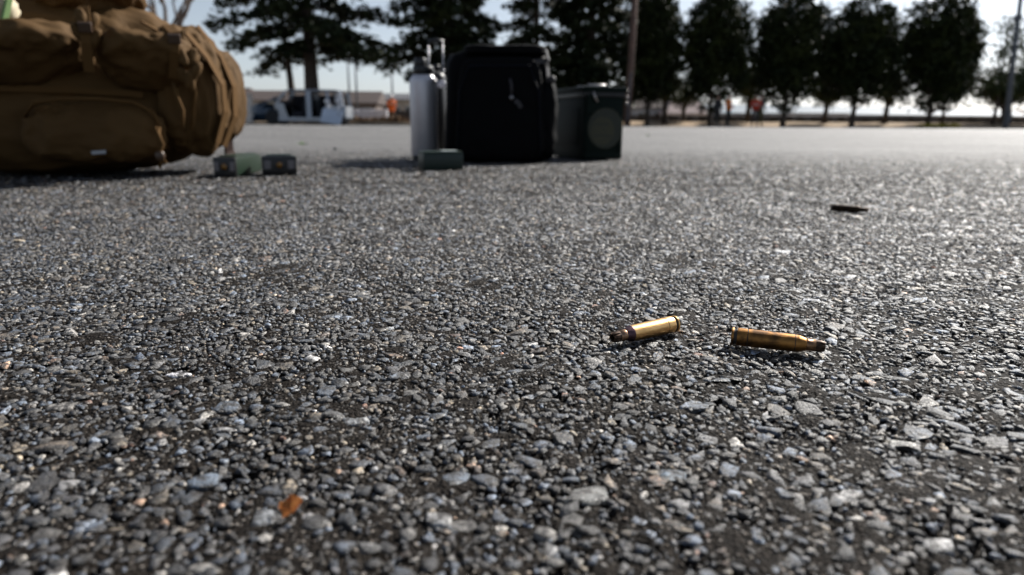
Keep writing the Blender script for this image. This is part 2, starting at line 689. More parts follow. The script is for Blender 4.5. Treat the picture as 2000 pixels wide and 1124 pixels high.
big = scatter(6000, 0.0042, 0.0066, 0.10, 3.4, 2.2, thin=0.6)
med = scatter(120000, 0.0023, 0.0052, 0.10, 3.2, 1.2, thin=0.8)
mid = np.concatenate([scatter(90000, 0.0015, 0.0027, 0.10, 1.3, 0.8), scatter(90000, 0.0011, 0.0019, 0.10, 1.0, 0.6, over=0.25)])
sml = np.concatenate([scatter(80000, 0.0006, 0.0013, 0.10, 0.8, 0.5, over=0.35),
                      scatter(26000, 0.0004, 0.0010, 0.10, 0.7, 0.4, over=1.0)])


def place(arr, templates, sink, flat):
    """arrays of the placed stones: list of (template index, 4x4-ish data)"""
    n = len(arr)
    yaw = rng.uniform(0, 2 * math.pi, n)
    tx = rng.normal(0, 0.13, n)
    ty = rng.normal(0, 0.13, n)
    asp = rng.uniform(0.48, 1.0, n)
    hz = rng.uniform(flat[0], flat[1], n) * arr[:, 2]
    R = np.zeros((n, 3, 3))
    c, s = np.cos(yaw), np.sin(yaw)
    # tilt about x and y (small angles), then yaw
    base = np.zeros((n, 3, 3))
    base[:, 0, 0] = 1
    base[:, 1, 1] = 1
    base[:, 2, 2] = 1
    base[:, 0, 2] = ty
    base[:, 2, 0] = -ty
    base[:, 1, 2] = -tx
    base[:, 2, 1] = tx
    yw = np.zeros((n, 3, 3))
    yw[:, 0, 0] = c
    yw[:, 0, 1] = -s
    yw[:, 1, 0] = s
    yw[:, 1, 1] = c
    yw[:, 2, 2] = 1
    S = np.zeros((n, 3, 3))
    S[:, 0, 0] = arr[:, 2] * 1.1
    S[:, 1, 1] = arr[:, 2] * asp * 1.1
    S[:, 2, 2] = hz
    M = base @ yw @ S
    z = undulation(arr[:, 0], arr[:, 1]) + rng.triangular(sink[0], (sink[0] + sink[1]) * 0.55, sink[1], n)
    P = np.stack([arr[:, 0], arr[:, 1], z], 1)
    t = rng.integers(0, len(templates), n)
    return M, P, t


sets = []
for arr, T, sink, flat in ((big, T_BIG, (-0.0010, 0.0004), (0.19, 0.33)), (med, T_MED, (-0.0011, 0.0004), (0.22, 0.40)), (mid, T_MID, (-0.0013, 0.0003), (0.35, 0.7)),
                           (sml, T_SML, (-0.0020, 0.0002), (0.7, 1.2))):
    M, P, t = place(arr, T, sink, flat)
    sets.append((arr, T, M, P, t, stone_colour(len(arr))))

# the ~280 stones that show largest become parts of their own
arr, T, M, P, t, colr = sets[0]
vis = np.abs(arr[:, 0]) < 0.72 * (arr[:, 1] + 0.03)
inframe = vis & (arr[:, 1] > 0.148)
score = np.where(inframe, arr[:, 2] / np.sqrt(arr[:, 1] ** 2 + CAM_H ** 2) ** 1.6, 0)
order = np.argsort(-score)
single = order[:280]
tmesh = []
for k, (v, f) in enumerate(T_BIG):
    tmesh.append(mesh_np('stone', v, f, STONE_ONE))
for i in single:
    o = bpy.data.objects.new('stone', tmesh[t[i]])
    COL.objects.link(o)
    m4 = Matrix([[*M[i][0], P[i][0]], [*M[i][1], P[i][1]], [*M[i][2], P[i][2]], [0, 0, 0, 1]])
    o.parent = asphalt
    o.matrix_basis = m4
    o.color = tuple(colr[i])
for k, (x, y, a, b_, h_, yaw, c, lab) in enumerate(NAMED):
    o = bpy.data.objects.new('stone', tmesh[(k * 5 + 2) % len(tmesh)])
    COL.objects.link(o)
    o.parent = asphalt
    o.location = (x, y, 0.0008)
    o.rotation_euler = (rad(rng.uniform(-6, 6)), rad(rng.uniform(-6, 6)), rad(yaw))
    o.scale = (a, b_, h_ * 0.7)
    o.color = (*c, 1)
    if lab:
        o['label'] = lab

cos_, fcs, cls = [], [], []
off = 0
drop = set(single.tolist())
for si, (arr, T, M, P, t, colr) in enumerate(sets):
    for k, (v, f) in enumerate(T):
        sel = np.nonzero(t == k)[0]
        if si == 0:
            sel = np.array([q for q in sel if q not in drop], dtype=int)
        if len(sel) == 0:
            continue
        w = np.einsum('nij,vj->nvi', M[sel], v) + P[sel][:, None, :]
        nv = len(v)
        cos_.append(w.reshape(-1, 3))
        ff = f[None] + (np.arange(len(sel)) * nv)[:, None, None] + off
        fcs.append(ff.reshape(-1, 3))
        cls.append(np.repeat(colr[sel], nv, 0))
        off += nv * len(sel)
me = mesh_np('small_stones', np.concatenate(cos_), np.concatenate(fcs), STONE_FIELD, np.concatenate(cls))
print('stones', len(big), len(mid), len(sml), 'tris', len(me.polygons), 'sheet', len(quads))
fld = bpy.data.objects.new('small_stones', me)
COL.objects.link(fld)
fld.parent = asphalt
tag(fld, kind='stuff')


# ================================================================== background
RND = random.Random(5)

# raised verge of dry grass beyond the asphalt on the right, and the ground it leads to
v = MB()
rows = [(41.6, -0.02), (42.6, 0.10), (44.0, 0.26), (46.0, 0.30), (60.0, 0.30), (90.0, 0.2), (140.0, 0.0), (141, -0.05)]
nx_ = 60
vs, fs = [], []
for j, (y, z) in enumerate(rows):
    for i in range(nx_ + 1):
        x = 3.0 + i * 92.0 / nx_
        zz = z + (0.05 * noise.noise((x * 0.8, y * 0.6, 0)) if 0 < j < 6 else 0)
        if i == 0:
            zz = -0.05
        vs.append((x, y + 0.25 * noise.noise((x * 0.5, j, 3)), zz))
for j in range(len(rows) - 1):
    for i in range(nx_):
        a = j * (nx_ + 1) + i
        fs.append((a, a + 1, a + nx_ + 2, a + nx_ + 1))
v.add(vs, fs)
tag(v.build('grass_verge', grass_m, smooth='all'), kind='structure')

v = MB()
rows = [(30.9, -0.01), (31.6, 0.06), (33.0, 0.10), (40.0, 0.12), (58.0, 0.10), (75, -0.05)]
vs, fs = [], []
for j, (y, z) in enumerate(rows):
    for i in range(61):
        x = -50 + i * 52.0 / 60
        zz = z + (0.05 * noise.noise((x * 0.9, y * 0.6, 7)) if 0 < j < 5 else 0)
        vs.append((x, y + 0.25 * noise.noise((x * 0.6, j, 3)), zz if i not in (60,) else -0.05))
for j in range(len(rows) - 1):
    for i in range(60):
        a = j * 61 + i
        fs.append((a, a + 1, a + 62, a + 61))
v.add(vs, fs)
tag(v.build('earth_strip', earth_m, smooth='all'), kind='structure')

# low hills on the horizon
hill_m = mat('hazy_hill', (0.12, 0.15, 0.16), 0.95, var=0.6, vscale=0.02, second=(0.09, 0.11, 0.11))  # blue-grey tone puts distance haze into the hill colour
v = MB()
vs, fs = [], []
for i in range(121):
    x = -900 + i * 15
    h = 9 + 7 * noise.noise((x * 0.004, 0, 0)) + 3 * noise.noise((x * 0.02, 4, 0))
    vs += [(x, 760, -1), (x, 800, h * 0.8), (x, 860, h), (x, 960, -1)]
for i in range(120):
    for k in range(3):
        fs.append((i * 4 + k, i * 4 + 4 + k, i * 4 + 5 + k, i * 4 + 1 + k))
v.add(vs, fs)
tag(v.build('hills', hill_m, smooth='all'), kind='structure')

# ---------------------------------------------------------------- foliage
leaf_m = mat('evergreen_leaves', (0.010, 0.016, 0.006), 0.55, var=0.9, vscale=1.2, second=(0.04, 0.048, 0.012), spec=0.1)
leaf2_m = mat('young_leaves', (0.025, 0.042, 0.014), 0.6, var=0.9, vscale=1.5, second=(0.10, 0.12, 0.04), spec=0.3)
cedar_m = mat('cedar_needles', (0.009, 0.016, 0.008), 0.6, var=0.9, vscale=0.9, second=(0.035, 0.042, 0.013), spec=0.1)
bark_m = mat('bark', (0.075, 0.055, 0.042), 0.9, var=0.8, vscale=9, second=(0.03, 0.024, 0.02), bump=0.8, bscale=14)
pale_bark_m = mat('pale_bark', (0.16, 0.13, 0.11), 0.9, var=0.8, vscale=6, second=(0.08, 0.065, 0.06), bump=0.6, bscale=12)


def leaf_quads(centres, size, rng_, flat=0.0, n=9, spread=0.28, zs=0.7):
    """n leaf-sized faces round each centre"""
    c = np.repeat(np.asarray(centres), n, 0)
    k = len(c)
    c = c + rng_.normal(0, spread, (k, 3)) * np.array([1, 1, zs])
    a = rng_.normal(0, 1, (k, 3))
    a[:, 2] *= (1 - flat)
    a /= np.linalg.norm(a, axis=1)[:, None]
    b = rng_.normal(0, 1, (k, 3))
    b[:, 2] *= (1 - flat)
    b -= a * (a * b).sum(1)[:, None]
    b /= np.linalg.norm(b, axis=1)[:, None]
    s_ = rng_.uniform(0.6, 1.3, (k, 1)) * size
    q = np.stack([c - a * s_, c - b * s_ * 0.45, c + a * s_, c + b * s_ * 0.45], 1)
    return q.reshape(-1, 3), np.arange(k * 4).reshape(-1, 4)


def round_tree_meshes(seed, h, w, h0, nclump, size=0.15):
    """clipped evergreen: rounded dense crown on a short trunk"""
    r = np.random.default_rng(seed)
    m = MB()
    th = h0 + (h - h0) * 0.55
    m.tube([(0, 0, -0.1), (0.03, 0.02, h0 * 0.5), (-0.03, 0.03, h0), (0.02, 0, th)], [0.2, 0.15, 0.13, 0.05], 9)
    trunk = m.mesh('trunk', bark_m, 'all')
    lm = MB()
    for k in range(7):
        an = k * 0.9 + r.uniform(0, 1)
        z0 = h0 * 0.75 + r.uniform(0, 0.8)
        rr = w * r.uniform(0.25, 0.42)
        lm.tube([(0, 0, z0), (rr * .5 * math.cos(an), rr * .5 * math.sin(an), z0 + 0.5),
                 (rr * math.cos(an), rr * math.sin(an), z0 + 1.3)], [0.06, 0.045, 0.02], 6)
    limbs = lm.mesh('limbs', bark_m, 'all')
    d = r.normal(size=(nclump * 2, 3))
    d /= np.linalg.norm(d, axis=1)[:, None]
    rad_ = r.uniform(0.1, 1, (nclump * 2, 1)) ** 0.45
    # lumpy outline
    lump = np.array([1 + 0.26 * noise.noise(Vector((q * 1.9 + seed * 3.3).tolist())) for q in d])[:, None]
    p = d * rad_ * lump
    zc, zh = (h + h0) / 2, (h - h0) / 2
    p = p * np.array([w / 2, w / 2, zh]) + np.array([0, 0, zc])
    # open up the skirt
    low = (p[:, 2] - h0) / (h - h0)
    keep = r.uniform(0, 1, len(p)) < np.clip(0.35 + low * 2.4, 0, 1)
    p = p[keep][:nclump]
    co, fa = leaf_quads(p, size, r, n=14, spread=0.20)
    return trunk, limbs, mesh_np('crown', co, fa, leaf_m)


def tree_from(name, meshes, loc, rz, s, label, cat='tree', group=None):
    t = thing(name, loc, label, cat, rz, group)
    t.scale = s if isinstance(s, tuple) else (s, s, s)
    for n, me_ in zip(('trunk', 'limbs', 'crown'), meshes):
        o = bpy.data.objects.new(n, me_)
        COL.objects.link(o)
        o.parent = t
    return t


RT = [round_tree_meshes(k_, h_, w_, z_, 1050) for k_, h_, w_, z_ in ((1, 7.3, 4.3, 1.05), (2, 7.6, 4.4, 1.0), (3, 7.2, 4.4, 0.95), (4, 7.1, 4.3, 1.1), (5, 7.4, 4.5, 0.9))]
ROW = 'rounded evergreen trees in a row behind the asphalt'
row = [
    (7.85, 41.2, 0, 0.3, (0.80, 0.9, 1.10), 'dense dark evergreen directly right of the brown wooden pole'),
    (11.6, 41.5, 1, 1.1, (0.92, .95, 1.02), 'dense dark evergreen behind the left pair of people in orange'),
    (15.95, 41.5, 2, 2.1, (1.0, 1, 1.04), 'broad dark evergreen just right of the two people with the red vest'),
    (19.95, 41.4, 3, 3.9, (0.94, 1, 1.0), 'dark evergreen between two gaps of sky, third from the grey lamp pole'),
    (24.6, 41.7, 4, 5.0, (0.92, 1, 1.02), 'tall dark evergreen standing over the yellow grass patch'),
]
for x, y, k, rz, s, lab in row:
    tree_from('evergreen_tree', RT[k], (x, y, 0.0), rz, s, lab, group=ROW)
tree_from('evergreen_tree', RT[2], (27.0, 44.2, 0.25), 0.9, (0.74, 0.7, 0.93), 'narrow evergreen set back beside the tree over the yellow grass', group=ROW)
tree_from('evergreen_tree', RT[0], (33.6, 45, 0.28), 2.9, (0.66, 0.66, 0.82), 'small dark evergreen at the right edge of the photo', group=ROW)

ST = [round_tree_meshes(11, 3.2, 1.7, 1.1, 190, 0.12), round_tree_meshes(12, 3.0, 1.9, 1.0, 170, 0.12)]
for tr in ST:
    tr[2].materials[0] = leaf2_m
small = [
    (9.3, 43.3, 0, 0, (1, 1, 1.0), 'small sapling with thin stem right behind the tree by the brown pole'),
    (12.1 - 1.2, 45.0, 1, 1, (0.95, .9, 0.86), 'small loose sapling in front of the pale pinkish roof'),
    (15.1, 45.2, 0, 2, (1.25, 1, 1.10), 'sapling above the two people with the red vest'),
    (19.5, 44.0, 1, 3, (1.05, 1, 0.98), 'sapling in the gap between the two broad evergreens'),
    (23.3, 44.1, 0, 4, (0.9, 1, 1.0), 'sapling filling the gap left of the yellow grass patch'),
    (31.0, 44.4, 1, 5, (2.3, 1.8, 1.08), 'low bushy tree behind the grey lamp pole'),
    (6.9, 44.0, 1, 5, (0.9, 0.9, 0.90), 'low leafy tree between ammunition can and brown pole'),
    (4.2, 44.0, 0, 5, (1.3, 0.9, 0.82), 'low leafy bush seen just above the ammunition can handle'),
]
for x, y, k, rz, s, lab in small:
    tree_from('sapling', ST[k], (x, y, 0.24), rz, s, lab, group='young saplings between the evergreens')

# thin open tree by the lamp pole
r = np.random.default_rng(31)
m = MB()
m.tube([(0, 0, -0.1), (0.1, 0, 2.0), (0.0, 0.1, 5.6)], [0.12, 0.09, 0.02], 7)
trunk = m.mesh('trunk', bark_m, 'all')
m = MB()
tips = []
for k in range(16):
    an, z0 = r.uniform(0, 6.3), r.uniform(1.6, 5.2)
    ln = 1.2 * (1 - (z0 - 1.6) / 6)
    e = (ln * math.cos(an), ln * math.sin(an), z0 + 0.6)
    m.tube([(0.06, 0.03, z0), e], [0.03, 0.008], 5)
    tips += [e, (e[0] * .6, e[1] * .6, z0 + 0.4)]
limbs = m.mesh('limbs', bark_m, 'all')
co, fa = leaf_quads(tips, 0.13, r, n=48, spread=0.36)
tree_from('sparse_tree', (trunk, limbs, mesh_np('crown', co, fa, leaf2_m)), (29.7, 43.5, 0.25), 0, 1.0,
          'thin open tree with sparse leaves left of the grey lamp pole')


def cedar(name, loc, seed, h, spread, h0, lab, trunks=((0, 0, 0.36),), nb=46, lean=0.0, rz=0.0, dens=1.0):
    """cedar: straight dark trunk, level drooping boughs carrying flat pads of needles"""
    r = np.random.default_rng(seed)
    t = thing(name, loc, lab, 'tree', rz, 'tall dark conifers behind the parked wreck and the bags')
    for k, (tx, ty, tr) in enumerate(trunks):
        m = MB()
        pts = [(tx * (1 + 0.6 * q), ty, -0.1 + (h if k == 0 else h * 0.6) * q) for q in (0, .08, .2, .45, 1)]
        m.tube(pts, [tr * 1.15, tr, tr * .85, tr * .6, 0.04], 10)
        m.build('trunk', bark_m, t, 'all')
    m = MB()
    cs = []
    for b in range(nb):
        q = (b / nb) ** 1.15
        z0 = h0 + (h - h0 - 0.5) * q
        an = b * 2.4 + r.uniform(-.4, .4)
        ln = spread * (1 - 0.75 * q) * r.uniform(0.6, 1.1) * (0.75 if q < 0.06 else 1)
        rise = r.uniform(0.02, 0.2)
        pts = []
        for u in np.linspace(0, 1, 6):
            pts.append((ln * u * math.cos(an), ln * u * math.sin(an), z0 + ln * (rise * u - 0.28 * u * u) + 0.04 * math.sin(u * 9 + b)))
        m.tube(pts, [0.085 * (1 - .7 * q), .065 * (1 - .6 * q), .05, .035, .022, .01], 5)
        for u in np.linspace(0.28, 1.0, int(max(4, ln * 4.2 * dens))):
            i = min(4, int(u * 5))
            f = u * 5 - i
            p = np.array(pts[i]) * (1 - f) + np.array(pts[i + 1]) * f
            wd = 0.55 * ln * 0.35 * (1.15 - abs(u - 0.6))
            for e in (-1, -0.5, 0.1, 0.6, 1):
                cs.append(p + np.array([-math.sin(an) * wd * e, math.cos(an) * wd * e, -0.1 * abs(e)]) + r.normal(0, .13, 3))
    m.build('boughs', bark_m, t, 'all')
    co, fa = leaf_quads(np.array(cs), 0.17, r, flat=0.55, n=7, spread=0.14, zs=0.45)
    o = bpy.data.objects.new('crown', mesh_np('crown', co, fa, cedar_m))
    COL.objects.link(o)
    o.parent = t
    return t


cedar('cedar_tree', (-9.65, 34.0, 0.1), 4, 13.5, 4.6, 3.15, 'large dark cedar with two trunks rising behind the wrecked car',
      trunks=((0, 0, 0.36), (-0.95, 0.3, 0.2)), nb=54)
cedar('cedar_tree', (-3.3, 37.0, 0.1), 8, 13.0, 4.0, 2.4, 'tall dark conifer rising behind the steel bottle and black bag', nb=60, dens=1.2)
cedar('cedar_tree', (1.25, 39.0, 0.1), 9, 13.0, 3.0, 2.0, 'tall dark conifer behind the right shoulder of the black bag', trunks=((0, 0, 0.22),), nb=46)
cedar('cedar_tree', (4.1, 38.0, 0.0), 15, 12.5, 2.9, 2.0, 'tall dark conifer behind the green ammunition can, left of the brown pole', nb=62, dens=1.25)

# bare winter tree
t = thing('bare_tree', (-27.0, 56.0, 0.0), 'leafless winter tree with fine bare twigs above the tan backpack', 'tree')
t.scale = (1.55, 1.55, 1.9)
m = MB()
m.tube([(0, 0, -0.1), (0.05, 0, 1.6), (0, 0.1, 3.4)], [0.32, 0.25, 0.2], 9)
m.build('trunk', pale_bark_m, t, 'all')
m = MB()
r = random.Random(3)


def twig(p, d, ln, rr, lev):
    q = p + d * ln * 0.5 + Vector((r.uniform(-.1, .1), r.uniform(-.1, .1), 0.03)) * ln
    e = p + d * ln
    m.tube([p, q, e], [rr, rr * .8, rr * .6], 5 if lev < 2 else 3, cap=False)
    if lev >= 5:
        return
    for k in range(3 if lev < 4 else 4):
        nd = (d + Vector((r.uniform(-1, 1), r.uniform(-1, 1), r.uniform(-.15, .6))) * 0.62).normalized()
        twig(p + d * ln * r.uniform(0.55, 1.0), nd, ln * r.uniform(0.6, 0.82), max(0.008, rr * 0.58), lev + 1)


for k in range(5):
    an = k * 1.26
    twig(Vector((0, 0.1, 2.6 + k * 0.2)), Vector((0.55 * math.cos(an), 0.55 * math.sin(an), 0.85)).normalized(), 2.3, 0.11, 0)
m.build('branches', pale_bark_m, t, 'all')

# ---------------------------------------------------------------- houses far off
wall_ms = [mat('plaster_cream', (0.50, 0.45, 0.38), 0.9, var=0.4, vscale=1), mat('plaster_grey', (0.32, 0.33, 0.35), 0.9, var=0.4, vscale=1),
           mat('plaster_pale', (0.62, 0.62, 0.64), 0.9, var=0.3, vscale=1), mat('cladding_brown', (0.14, 0.11, 0.095), 0.9, var=0.4, vscale=1)]
roof_ms = [mat('roof_slate', (0.10, 0.10, 0.11), 0.8, var=0.5, vscale=2), mat('roof_brown', (0.085, 0.062, 0.055), 0.8, var=0.5, vscale=2),
           mat('roof_pinkish', (0.42, 0.33, 0.31), 0.85, var=0.4, vscale=2), mat('roof_blue_grey', (0.22, 0.27, 0.32), 0.7, var=0.4, vscale=2)]
glass_m = mat('window_glass', (0.03, 0.035, 0.04), 0.12, spec=0.7)


def house(x, y, w, d, hw, hr, wm, rm, lab, wins=4, rz=0.0, hip=0.0):
    t = thing('distant_house', (x, y, -0.1), lab, 'house', rz, 'low buildings far beyond the trees')
    MB().box((0, 0, hw / 2), (w, d, hw)).build('wall', wall_ms[wm], t)
    o_ = 0.35
    W, D = w / 2 + o_, d / 2 + o_
    m = MB()
    m.add([(-W, -D, hw), (W, -D, hw), (W, D, hw), (-W, D, hw), (-W + hip, 0, hw + hr), (W - hip, 0, hw + hr),
           (-W, -D, hw - .15), (W, -D, hw - .15), (W, D, hw - .15), (-W, D, hw - .15)],
          [(0, 1, 5, 4), (2, 3, 4, 5), (1, 2, 5), (3, 0, 4), (6, 7, 1, 0), (7, 8, 2, 1), (8, 9, 3, 2), (9, 6, 0, 3), (9, 8, 7, 6)])
    m.build('roof', roof_ms[rm], t)
    fl = 2 if hw > 4 else 1
    for f in range(fl):
        for k in range(wins):
            xx = -w / 2 + w * (k + 0.5) / wins
            zz = hw * (f + 0.55) / fl
            fr = MB()
            for a, b in (((-.75, .6), (.75, .6)), ((-.75, -.6), (.75, -.6)), ((-.75, -.66), (-.75, .66)), ((.75, -.66), (.75, .66))):
                fr.beam((xx + a[0], -d / 2 - .04, zz + a[1]), (xx + b[0], -d / 2 - .04, zz + b[1]), 0.1)
            fo = fr.build('window', wall_ms[2], t)
            MB().box((xx, -d / 2 - 0.02, zz), (1.4, 0.05, 1.1)).build('pane', glass_m, fo)
    return t


house(-50, 122, 13, 8, 3.9, 2.0, 3, 1, 'brown house with brown roof just right of the tan backpack', 5, hip=2)
house(-39, 118, 11, 8, 3.6, 1.7, 0, 1, 'brown roofed house half hidden behind the front of the wrecked car', 4, hip=1.5)
house(-26.5, 112, 11, 8, 3.1, 1.9, 3, 1, 'gabled brown house behind the tail of the wrecked car', 4)
house(-20.5, 120, 14, 8, 3.9, 1.1, 0, 0, 'long cream house with dark flat roof left of the steel bottle', 6)
house(23.0, 130, 9, 8, 3.1, 2.6, 1, 1, 'blue grey house with brown roof right of the brown pole', 3)
house(30.0, 125, 7.5, 9, 2.1, 3.2, 2, 2, 'low building with pale pinkish roof between two evergreens', 3, hip=2.6)
house(45, 150, 20, 10, 2.6, 1.8, 1, 3, 'long blue grey building behind the people in orange', 7)
house(62, 150, 14, 10, 2.7, 1.5, 2, 3, 'pale low building right of the people in orange', 5)
house(80, 155, 20, 10, 2.5, 1.7, 1, 3, 'blue grey shed low behind the third gap of the tree row', 6)
house(103, 160, 19, 10, 2.5, 1.4, 0, 3, 'low cream building by the yellow grass patch', 6)
house(126, 165, 22, 10, 2.6, 1.6, 1, 1, 'low grey building behind the grey lamp pole', 6)

# ---------------------------------------------------------------- fence along the verge
fence_m = mat('weathered_dark_wood', (0.055, 0.042, 0.036), 0.85, var=0.8, vscale=3, second=(0.03, 0.024, 0.022))
fence = thing('fence', (4.5, 47.0, 0.28), 'low dark brown board fence running behind the row of trees', 'fence')
for k in range(20):
    x0 = k * 2.0
    MB().box((x0, 0, 0.21), (0.11, 0.11, 0.46)).build('post', fence_m, fence)
pm = None
for k in range(19):
    if pm is None:
        b = MB()
        for q in range(3):
            b.box((1.0, -0.075, 0.07 + q * 0.135), (1.98, 0.03, 0.12))
        pm = b.mesh('boards', fence_m)
    o = bpy.data.objects.new('boards', pm)
    COL.objects.link(o)
    o.parent = fence
    o.location = (k * 2.0, 0, 0)
# dark low fence on the left
fence2 = thing('fence', (-27.0, 60.0, 0.05), 'dark low board fence behind the white barrier and the wrecked car', 'fence')
b = MB()
for q in range(5):
    b.box((1.25, -0.075, 0.14 + q * 0.2), (2.48, 0.03, 0.185))
pm2 = b.mesh('boards', fence_m)
for k in range(10):
    MB().box((k * 2.5, 0, 0.5), (0.11, 0.11, 1.1)).build('post', fence_m, fence2)
    o = bpy.data.objects.new('boards', pm2)
    COL.objects.link(o)
    o.parent = fence2
    o.location = (k * 2.5, 0, 0)

# ---------------------------------------------------------------- poles
wood_pole_m = mat('brown_pole', (0.14, 0.085, 0.065), 0.85, var=0.8, vscale=5, second=(0.07, 0.045, 0.04))
steel_pole_m = mat('painted_steel_pole', (0.10, 0.115, 0.14), 0.5, var=0.5, vscale=4, metal=0.2)
p = thing('utility_pole', (5.75, 35.5, 0), 'brown wooden pole rising right of the green ammunition can', 'pole')
m = MB()
m.tube([(0, 0, -0.2), (0.09, 0, 4), (0.16, 0, 9.5)], [0.17, 0.155, 0.12], 12)
m.build('shaft', wood_pole_m, p, 'all')
MB().box((0.16, 0, 8.8), (2.0, 0.1, 0.12)).build('crossarm', wood_pole_m, p)
MB().tube([(0.0, -0.17, 0.3), (0.07, -0.165, 2.6)], 0.035, 8).build('conduit', steel_pole_m, p)
p = thing('lamp_pole', (24.7, 35.2, 0), 'grey steel lamp pole rising near the right edge of the photo', 'pole')
m = MB()
m.tube([(0, 0, -0.1), (-0.25, 0, 4.5), (-.5, 0, 9.5)], [0.135, 0.10, 0.07], 12)
m.build('shaft', steel_pole_m, p, 'all')
MB().tube([(-.5, 0, 9.4), (-.6, -0.6, 9.9), (-.8, -1.6, 10.0)], 0.045, 8).build('arm', steel_pole_m, p, 'all')
MB().box((-.84, -1.8, 9.98), (0.22, 0.6, 0.12), bev=0.03).build('lamp_head', steel_pole_m, p)
MB().box((-.02, -0.17, 0.55), (0.14, 0.05, 0.4), bev=0.01).build('hatch', steel_pole_m, p)
MB().tube([(-0.30, 0, 5.1), (-0.31, 0, 5.35)], 0.18, 12).build('band', steel_pole_m, p)
for x, y, h, lab in ((-21.3, 92, 9.6, 'thin far utility pole right behind the wrecked car'), (-19.0, 86, 8.2, 'thin far pole second right from the wrecked car'),
                     (-15.0, 88, 7.0, 'thin far pole above the person in the orange coat')):
    p = thing('utility_pole', (x, y, 0), lab, 'pole', group='thin far poles left of the steel bottle')
    MB().tube([(0, 0, -0.2), (0.02, 0, h)], [0.15, 0.1], 8).build('shaft', steel_pole_m, p, 'all')
    MB().box((0, 0, h - 0.5), (1.5, 0.08, 0.1)).build('crossarm', steel_pole_m, p)

# white square post beside the backpack
post_m = mat('white_post_paint', (0.72, 0.66, 0.60), 0.6, var=0.5, vscale=4, second=(0.5, 0.42, 0.36))
p = thing('gate_post', (-11.9, 31.8, 0.02), 'stout white post on the asphalt edge just right of the backpack', 'post')
MB().box((0, 0, 0.62), (0.30, 0.30, 1.26), bev=0.02, taper=0.92).build('shaft', post_m, p)
MB().box((0, 0, 1.275), (0.33, 0.33, 0.05), bev=0.01).build('cap', post_m, p)

# white ribbed road barriers
bar_m = mat('white_plastic', (0.70, 0.70, 0.76), 0.5, var=0.4, vscale=2, second=(0.5, 0.5, 0.55))
for k in range(3):
    t = thing('road_barrier', (-11.35 + k * 1.02, 49.5, 0.13), ('white plastic road barrier nearest the wrecked car', 'middle white plastic road barrier of the three',
              'white plastic road barrier nearest the person in orange')[k], 'barrier', group='white road barriers behind the wrecked car')
    m = MB().box((0, 0, 0.53), (0.98, 0.30, 0.66), bev=0.03)
    m.build('tank', bar_m, t)
    for q in range(6):
        MB().box((-0.40 + q * 0.16, -0.165, 0.53), (0.07, 0.05, 0.56), bev=0.01).build('rib', bar_m, t)
    MB().box((0, 0, 0.10), (0.9, 0.45, 0.2), taper=0.75).build('foot', fence_m, t)

# heap of brown brush on the verge
brush_m = mat('dead_brush', (0.20, 0.12, 0.06), 0.95, var=0.9, vscale=5, second=(0.09, 0.06, 0.04))
r = np.random.default_rng(8)
cs = np.stack([r.uniform(-2.4, 2.4, 200), r.normal(0, .25, 200), np.abs(r.normal(0, .12, 200))], 1)
co, fa = leaf_quads(cs, 0.13, r, n=7, spread=0.09)
o = bpy.data.objects.new('brush_heap', mesh_np('brush_heap', co, fa, brush_m))
COL.objects.link(o)
o.location = (-8.6, 41.0, 0.12)
tag(o, 'low heap of dead brown brush in front of the white barriers', 'brush heap')
# yellow grass tuft under the tree
ygr_m = mat('yellow_grass', (0.36, 0.30, 0.03), 0.9, var=0.6, vscale=5, second=(0.22, 0.20, 0.02))
cs = np.stack([r.uniform(-1.0, 1.0, 300), r.normal(0, .2, 300), r.uniform(0, .16, 300)], 1)
co, fa = leaf_quads(cs, 0.09, r, n=6, spread=0.06)
o = bpy.data.objects.new('yellow_grass', mesh_np('yellow_grass', co, fa, ygr_m))
COL.objects.link(o)
o.location = (24.6, 40.6, 0.02)
tag(o, kind='stuff')

# ---------------------------------------------------------------- people far off
skin_c = (0.45, 0.28, 0.20)


def cloth_by_height(name, stops):
    """one figure's clothes: colour by height along the body"""
    m_ = bpy.data.materials.new(name)
    m_.use_nodes = True
    nt = m_.node_tree
    b_ = nt.nodes['Principled BSDF']
    b_.inputs['Roughness'].default_value = 0.85
    tc = nt.nodes.new('ShaderNodeTexCoord')
    sx = nt.nodes.new('ShaderNodeSeparateXYZ')
    nt.links.new(tc.outputs['Object'], sx.inputs[0])
    mr = nt.nodes.new('ShaderNodeMath')
    mr.operation = 'DIVIDE'
    mr.inputs[1].default_value = 2.0
    nt.links.new(sx.outputs['Z'], mr.inputs[0])
    cr = nt.nodes.new('ShaderNodeValToRGB')
    cr.color_ramp.interpolation = 'CONSTANT'
    el = cr.color_ramp.elements
    el[0].position = 0
    el[0].color = (*stops[0][1], 1)
    el[1].position = stops[1][0] / 2
    el[1].color = (*stops[1][1], 1)
    for z_, c_ in stops[2:]:
        k_ = el.new(z_ / 2)
        k_.color = (*c_, 1)
    nt.links.new(mr.outputs[0], cr.inputs[0])
    nt.links.new(cr.outputs[0], b_.inputs['Base Color'])
    return m_


